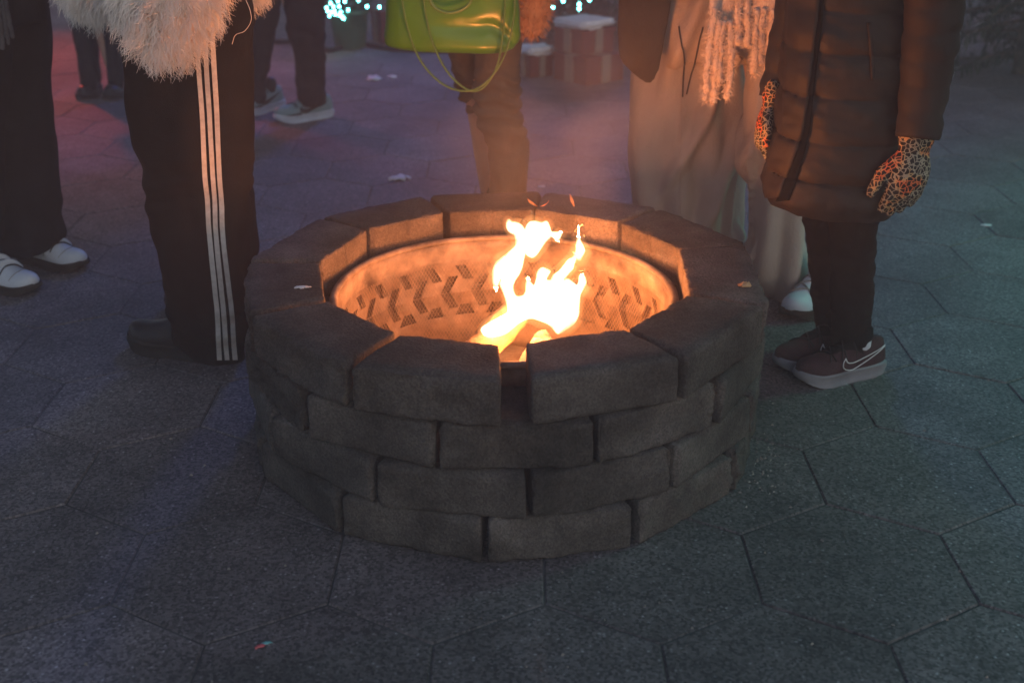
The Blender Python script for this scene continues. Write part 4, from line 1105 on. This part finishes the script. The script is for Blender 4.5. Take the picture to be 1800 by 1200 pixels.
POT = mat('green_planter', (0.020, 0.075, 0.045), (0.03, 0.10, 0.06), 12, 0.5, 0.2, 60)
LEAF = mat('dark_evergreen', (0.006, 0.022, 0.009), (0.018, 0.05, 0.02), 20, 0.6)
FROST = mat('frosted_needles', (0.40, 0.46, 0.48), (0.55, 0.60, 0.62), 20, 0.8)
BULB = bpy.data.materials.new('lit_cyan_bulb'); BULB.use_nodes = True
bn = BULB.node_tree.nodes; bn.clear()
bo = bn.new('ShaderNodeOutputMaterial'); be = bn.new('ShaderNodeEmission'); be.inputs[0].default_value = (0.16, 0.90, 0.86, 1); be.inputs[1].default_value = 26
BULB.node_tree.links.new(be.outputs[0], bo.inputs[0])
def sprigs(n, fn, ln, w, seed):
    rng = random.Random(seed); P = Parts()
    for _ in range(n):
        p, d = fn(rng); d = Vector(d).normalized(); s = d.cross(Vector((rng.uniform(-1, 1), rng.uniform(-1, 1), rng.uniform(-1, 1)))).normalized()
        l = ln * rng.uniform(.6, 1.3); p = Vector(p)
        P.add([p, p + d * l * .45 + s * w, p + d * l, p + d * l * .45 - s * w], [(0, 1, 2, 3)])
    return P
pl0 = gnd(612, 90); pl0.y += 0.12
pot = empty('planter', pl0); tag(pot, 'green planter pot with evergreen sprigs at the back', 'planter')
pw = 0.115
put('pot', mesh_of('pot', *hloft([(pl0.x, pl0.y, z, r, r) for z, r in ((0, pw * .82), (.01, pw * .84), (.12, pw * .95), (.20, pw), (.205, pw * 1.08), (.235, pw * 1.08), (.236, pw * .96), (.215, pw * .94))], 32)), POT, pot)
def fn(rng):
    a = rng.uniform(0, 6.283); r = pw * 1.1 * math.sqrt(rng.random()); z = 0.22 + 0.30 * rng.random()
    return (pl0.x + r * math.cos(a), pl0.y + r * math.sin(a), z), (math.cos(a), math.sin(a), 0.8)
put('sprigs', sprigs(900, fn, 0.05, 0.006, 4).mesh('sprigs', False), LEAF, pot)
lights = empty('string_light', pl0 + Vector((0, 0, .22))); tag(lights, 'string of glowing cyan bulbs draped over the green planter', 'string light')
rng = random.Random(3)
BP = [(574, 14), (581, 6), (588, 20), (590, 26), (596, 12), (599, 22), (601, 30), (604, 33), (579, 28), (606, 3), (594, 3), (586, 12), (612, 18), (583, 22), (645, 12), (667, 13), (630, 1), (655, -6), (597, 27), (576, 20)]
prev = None
def ball(c, r): return chain([c - Vector((0, 0, r * .4)), c + Vector((0, 0, r * .4))], [r * .85, r * .85], 8)
for (x, y) in BP:
    c = at(x, y, pl0.y - 0.13)
    put('bulb', mesh_of('bulb', *ball(c, 0.0075)), BULB, lights)
q = catmull([tuple(at(x, y + 2, pl0.y - 0.125)) for x, y in sorted(BP)], 3)
put('wire', mesh_of('wire', *chain([Vector(a) for a in q], [0.0018] * len(q), 5)), BLACK, lights)
lights2 = empty('string_light', at(990, 10, 7.0)); tag(lights2, 'cyan bulbs glowing behind the stacked gift boxes', 'string light')
BP2 = [(972, 14), (1018, 8), (1018, 16), (990, 2), (1036, 0)]
for (x, y) in BP2: put('bulb', mesh_of('bulb', *ball(at(x, y, 7.0), 0.0085)), BULB, lights2)
q = catmull([tuple(at(x, y + 2, 7.01)) for x, y in sorted(BP2)], 4)
put('wire', mesh_of('wire', *chain([Vector(a) for a in q], [0.0018] * len(q), 5)), BLACK, lights2)
q = catmull([(400, 66), (480, 77), (540, 78), (575, 92), (600, 88), (640, 83), (690, 90), (740, 92), (800, 94), (900, 88)], 8)
cab = put('cable', mesh_of('cable', *chain([gnd(x, y) + Vector((0, 0, .014)) for x, y in q], [0.016] * len(q), 10)), BLACK, None, tuple(gnd(640, 83)))
tag(cab, 'thick black cable running across the paving in front of the planter', 'cable')

# conifers with low branches
def conifer(c, h, r, label, seed, n=5200, frost=300):
    c = Vector(c); e = empty('christmas_tree', c); tag(e, label, 'tree')
    rng = random.Random(seed)
    put('trunk', mesh_of('trunk', *chain([c, c + Vector((0.01, 0, h * .5)), c + Vector((0, 0, h))], [.05, .035, .008], 12, sub=3)), BARK, e)
    P = Parts(); Br = Parts(); Fr = Parts()
    for b in range(120):
        t = (b + rng.random()) / 120; z = 0.06 + (h - .1) * t; a = b * 2.39996 + rng.uniform(-.3, .3)
        L = r * (1 - t) ** 0.85 * rng.uniform(.75, 1.1) + .05
        d = Vector((math.cos(a), math.sin(a), 0.12 - 0.3 * (1 - t)))
        p0 = c + Vector((0, 0, z)); mid = p0 + d * L * .5 + Vector((0, 0, .02)); p1 = p0 + d * L
        V, F = chain([p0, mid, p1], [.010 * (1 - t) + .004, .007, .003], 6); Br.add(V, F)
        for k in range(int(n / 120)):
            s = rng.uniform(.12, 1.0); q = p0.lerp(mid, s * 2) if s < .5 else mid.lerp(p1, s * 2 - 1)
            nd = (d * .6 + Vector((rng.uniform(-1, 1), rng.uniform(-1, 1), rng.uniform(-.7, .7)))).normalized()
            sd = nd.cross(Vector((0.3, 0.2, 1))).normalized(); l = rng.uniform(.06, .13)
            T = Fr if (s > .85 and rng.random() < .12) else P
            T.add([q, q + nd * l * .5 + sd * .007, q + nd * l, q + nd * l * .5 - sd * .007], [(0, 1, 2, 3)])
    put('branches', Br.mesh('branches'), BARK, e)
    put('crown', P.mesh('crown', False), LEAF, e); tag(put('frosted_tips', Fr.mesh('frosted_tips', False), FROST, e), kind='stuff')
    return e
conifer((2.86, 6.75, 0), 2.3, 0.62, 'dark green conifer with frosted tips beside the quilted coat', 5, 20000)
conifer((0.40, 7.75, 0), 1.9, 0.50, 'dark conifer behind the stack of gift boxes', 9, 14000)

# ================================================================== litter and small bits
PAPER = mat('white_tissue', (0.62, 0.60, 0.62), (0.74, 0.72, 0.73), 30, 0.9)
CHIP = mat('fresh_wood_chip', (0.42, 0.24, 0.12), (0.55, 0.34, 0.18), 40, 0.8)
FOIL = mat('red_foil', (0.55, 0.06, 0.07), (0.65, 0.15, 0.16), 60, 0.3, spec=0.6)
TEALFOIL = mat('teal_foil', (0.10, 0.40, 0.42), (0.2, 0.5, 0.5), 60, 0.3, spec=0.6)
def scrap(name, c, size, m, label, cat, seed, hgt=0.012, stretch=1.0, yaw=0.0):
    rng = random.Random(seed); n = 9; V = []; F = []
    for i in range(n):
        for j in range(n):
            u, v = i / (n - 1) - .5, j / (n - 1) - .5
            x, y = u * size * stretch, v * size
            k = 1 + 0.35 * mn.noise((u * 3 + seed, v * 3, seed))
            xx, yy = x * k, y * k
            z = hgt * (0.55 + 0.5 * mn.noise((u * 5 + seed, v * 5, 1)) - 1.6 * (u * u + v * v))
            V.append((c[0] + xx * math.cos(yaw) - yy * math.sin(yaw), c[1] + xx * math.sin(yaw) + yy * math.cos(yaw), c[2] + max(0.001, z)))
    for i in range(n - 1):
        for j in range(n - 1):
            if abs(i - 3.5) + abs(j - 3.5) > 5.5 + rng.uniform(-.9, .9): continue
            F.append((i * n + j, (i + 1) * n + j, (i + 1) * n + j + 1, i * n + j + 1))
    o = put(name, mesh_of(name, V, F), m, None, tuple(c)); md = o.modifiers.new('t', 'SOLIDIFY'); md.thickness = 0.002
    return tag(o, label, cat)
scrap('tissue', gnd(704, 315), 0.055, PAPER, 'crumpled white tissue on the paving just behind the pit', 'tissue', 1.3, .03, 1.6)
scrap('tissue', gnd(657, 141), 0.07, PAPER, 'larger crumpled tissue under the green bag near the cable', 'tissue', 2.3, .04, 1.2, .5)
scrap('tissue', gnd(690, 136), 0.045, PAPER, 'small pale paper bit beside the larger tissue near the cable', 'tissue', 3.1, .02, 1.2, .3)
scrap('wood_chip', gnd(1310, 502, .402), 0.018, CHIP, 'fresh wood chip lying on a cap block by the cream trousers', 'wood chip', 4.2, .014, 1.6, .2)
scrap('paper_shred', gnd(531, 505, .402), 0.013, PAPER, 'thin white shred on a cap block next to the striped trousers', 'paper shred', 5.2, .006, 2.6, .1)
scrap('leaf_scrap', gnd(952, 328, 0), 0.02, PAPER, 'tiny pale scrap on the paving behind the flame', 'scrap', 5.9, .006, 1.4, .1)
scrap('paper_bit', gnd(1733, 396), 0.022, PAPER, 'small pale bit on the teal-lit paving beyond the gloved hand', 'paper bit', 6.6, .008, 1.8)
scrap('foil_shred', gnd(458, 1135), 0.009, FOIL, 'shiny red foil shred in front of the pit', 'foil shred', 7.5, .006, 2.4, .5)
scrap('foil_shred', gnd(468, 1130), 0.008, TEALFOIL, 'teal foil shred touching the red one in front of the pit', 'foil shred', 8.5, .006, 2.4, .4)
rng = random.Random(21); G = Parts()
for _ in range(170):                                  # splinters swept against the pit, loose grit elsewhere
    if rng.random() < .5: c = gnd(rng.gauss(1330, 26), rng.gauss(800, 36))
    else:
        c = gnd(rng.uniform(0, 1800), rng.uniform(250, 1200))
    if math.hypot(c.x - PITX, c.y - PITY) < 0.60: continue
    a = rng.uniform(0, 3.14); l = rng.uniform(.0015, .004); w = rng.uniform(.0010, .0022)
    dx, dy = Vector((math.cos(a), math.sin(a), 0)) * l, Vector((-math.sin(a), math.cos(a), 0)) * w
    z = Vector((0, 0, .0035))
    G.add([c - dx - dy, c + dx - dy, c + dx + dy, c - dx + dy, c + z - dx * .6, c + z + dx * .6], [(0, 1, 5, 4), (2, 3, 4, 5), (1, 2, 5), (3, 0, 4)])
o = put('debris', G.mesh('debris', False), CHIP if False else mat('pale_grit', (0.18, 0.165, 0.15), (0.28, 0.25, 0.22), 30, 0.9)); tag(o, 'tiny splinters and grit strewn over the paving', 'debris', None, 'stuff')

# ================================================================== even haze, added to lift the dark tones
HZ = bpy.data.materials.new('black_lift_haze'); HZ.use_nodes = True
nt = HZ.node_tree; nt.nodes.clear()
ho = nt.nodes.new('ShaderNodeOutputMaterial'); hv = nt.nodes.new('ShaderNodeVolumePrincipled')
hv.inputs['Color'].default_value = (0.85, 0.86, 0.88, 1); hv.inputs['Density'].default_value = 0.027; hv.inputs['Anisotropy'].default_value = 0.0
nt.links.new(hv.outputs[0], ho.inputs['Volume'])
hz = Parts(); V, F = [], []
for z in (-1.03, 5.5):
    V += [(-22, -4, z), (22, -4, z), (22, 24, z), (-22, 24, z)]
F = [(3, 2, 1, 0), (4, 5, 6, 7), (0, 1, 5, 4), (1, 2, 6, 5), (2, 3, 7, 6), (3, 0, 4, 7)]
o = put('haze', mesh_of('haze', V, F, False), HZ); tag(o, 'thin grey haze added to the night air to lift the blacks', 'haze', None, 'stuff')

# ---- smoke drifting off the back of the fire
SM = bpy.data.materials.new('wood_smoke'); SM.use_nodes = True
nt = SM.node_tree; nt.nodes.clear(); N = nt.nodes; L = nt.links
so = N.new('ShaderNodeOutputMaterial'); sv = N.new('ShaderNodeVolumePrincipled'); sv.inputs['Color'].default_value = (0.8, 0.8, 0.8, 1); sv.inputs['Anisotropy'].default_value = 0.1
tc_ = N.new('ShaderNodeTexCoord'); nz_ = N.new('ShaderNodeTexNoise'); nz_.inputs['Scale'].default_value = 1.6; nz_.inputs['Detail'].default_value = 2; nz_.inputs['Distortion'].default_value = 0.6
L.new(tc_.outputs['Object'], nz_.inputs['Vector'])
gr_ = N.new('ShaderNodeTexGradient'); gr_.gradient_type = 'SPHERICAL'; L.new(tc_.outputs['Object'], gr_.inputs[0])
r1_ = N.new('ShaderNodeMapRange'); r1_.inputs['From Min'].default_value = 0.42; r1_.inputs['From Max'].default_value = 0.62; L.new(nz_.outputs['Fac'], r1_.inputs['Value'])
m1_ = N.new('ShaderNodeMath'); m1_.operation = 'MULTIPLY'; L.new(r1_.outputs[0], m1_.inputs[0]); L.new(gr_.outputs['Fac'], m1_.inputs[1])
m2_ = N.new('ShaderNodeMath'); m2_.operation = 'MULTIPLY'; m2_.inputs[1].default_value = 1.0; L.new(m1_.outputs[0], m2_.inputs[0])
L.new(m2_.outputs[0], sv.inputs['Density']); L.new(sv.outputs[0], so.inputs['Volume'])
V, F = hloft([(0, 0, math.sin(a), max(0.02, math.cos(a)), max(0.02, math.cos(a))) for a in [R(-88 + 11 * k) for k in range(17)]], 24)
o = put('smoke', mesh_of('smoke', V, F), SM); o.location = (0.18, 3.02, 0.66); o.scale = (0.55, 0.42, 0.36); o.rotation_euler = (0, R(-18), 0)
tag(o, 'wisps of grey smoke drifting off the back of the fire pit', 'smoke', None, 'stuff')
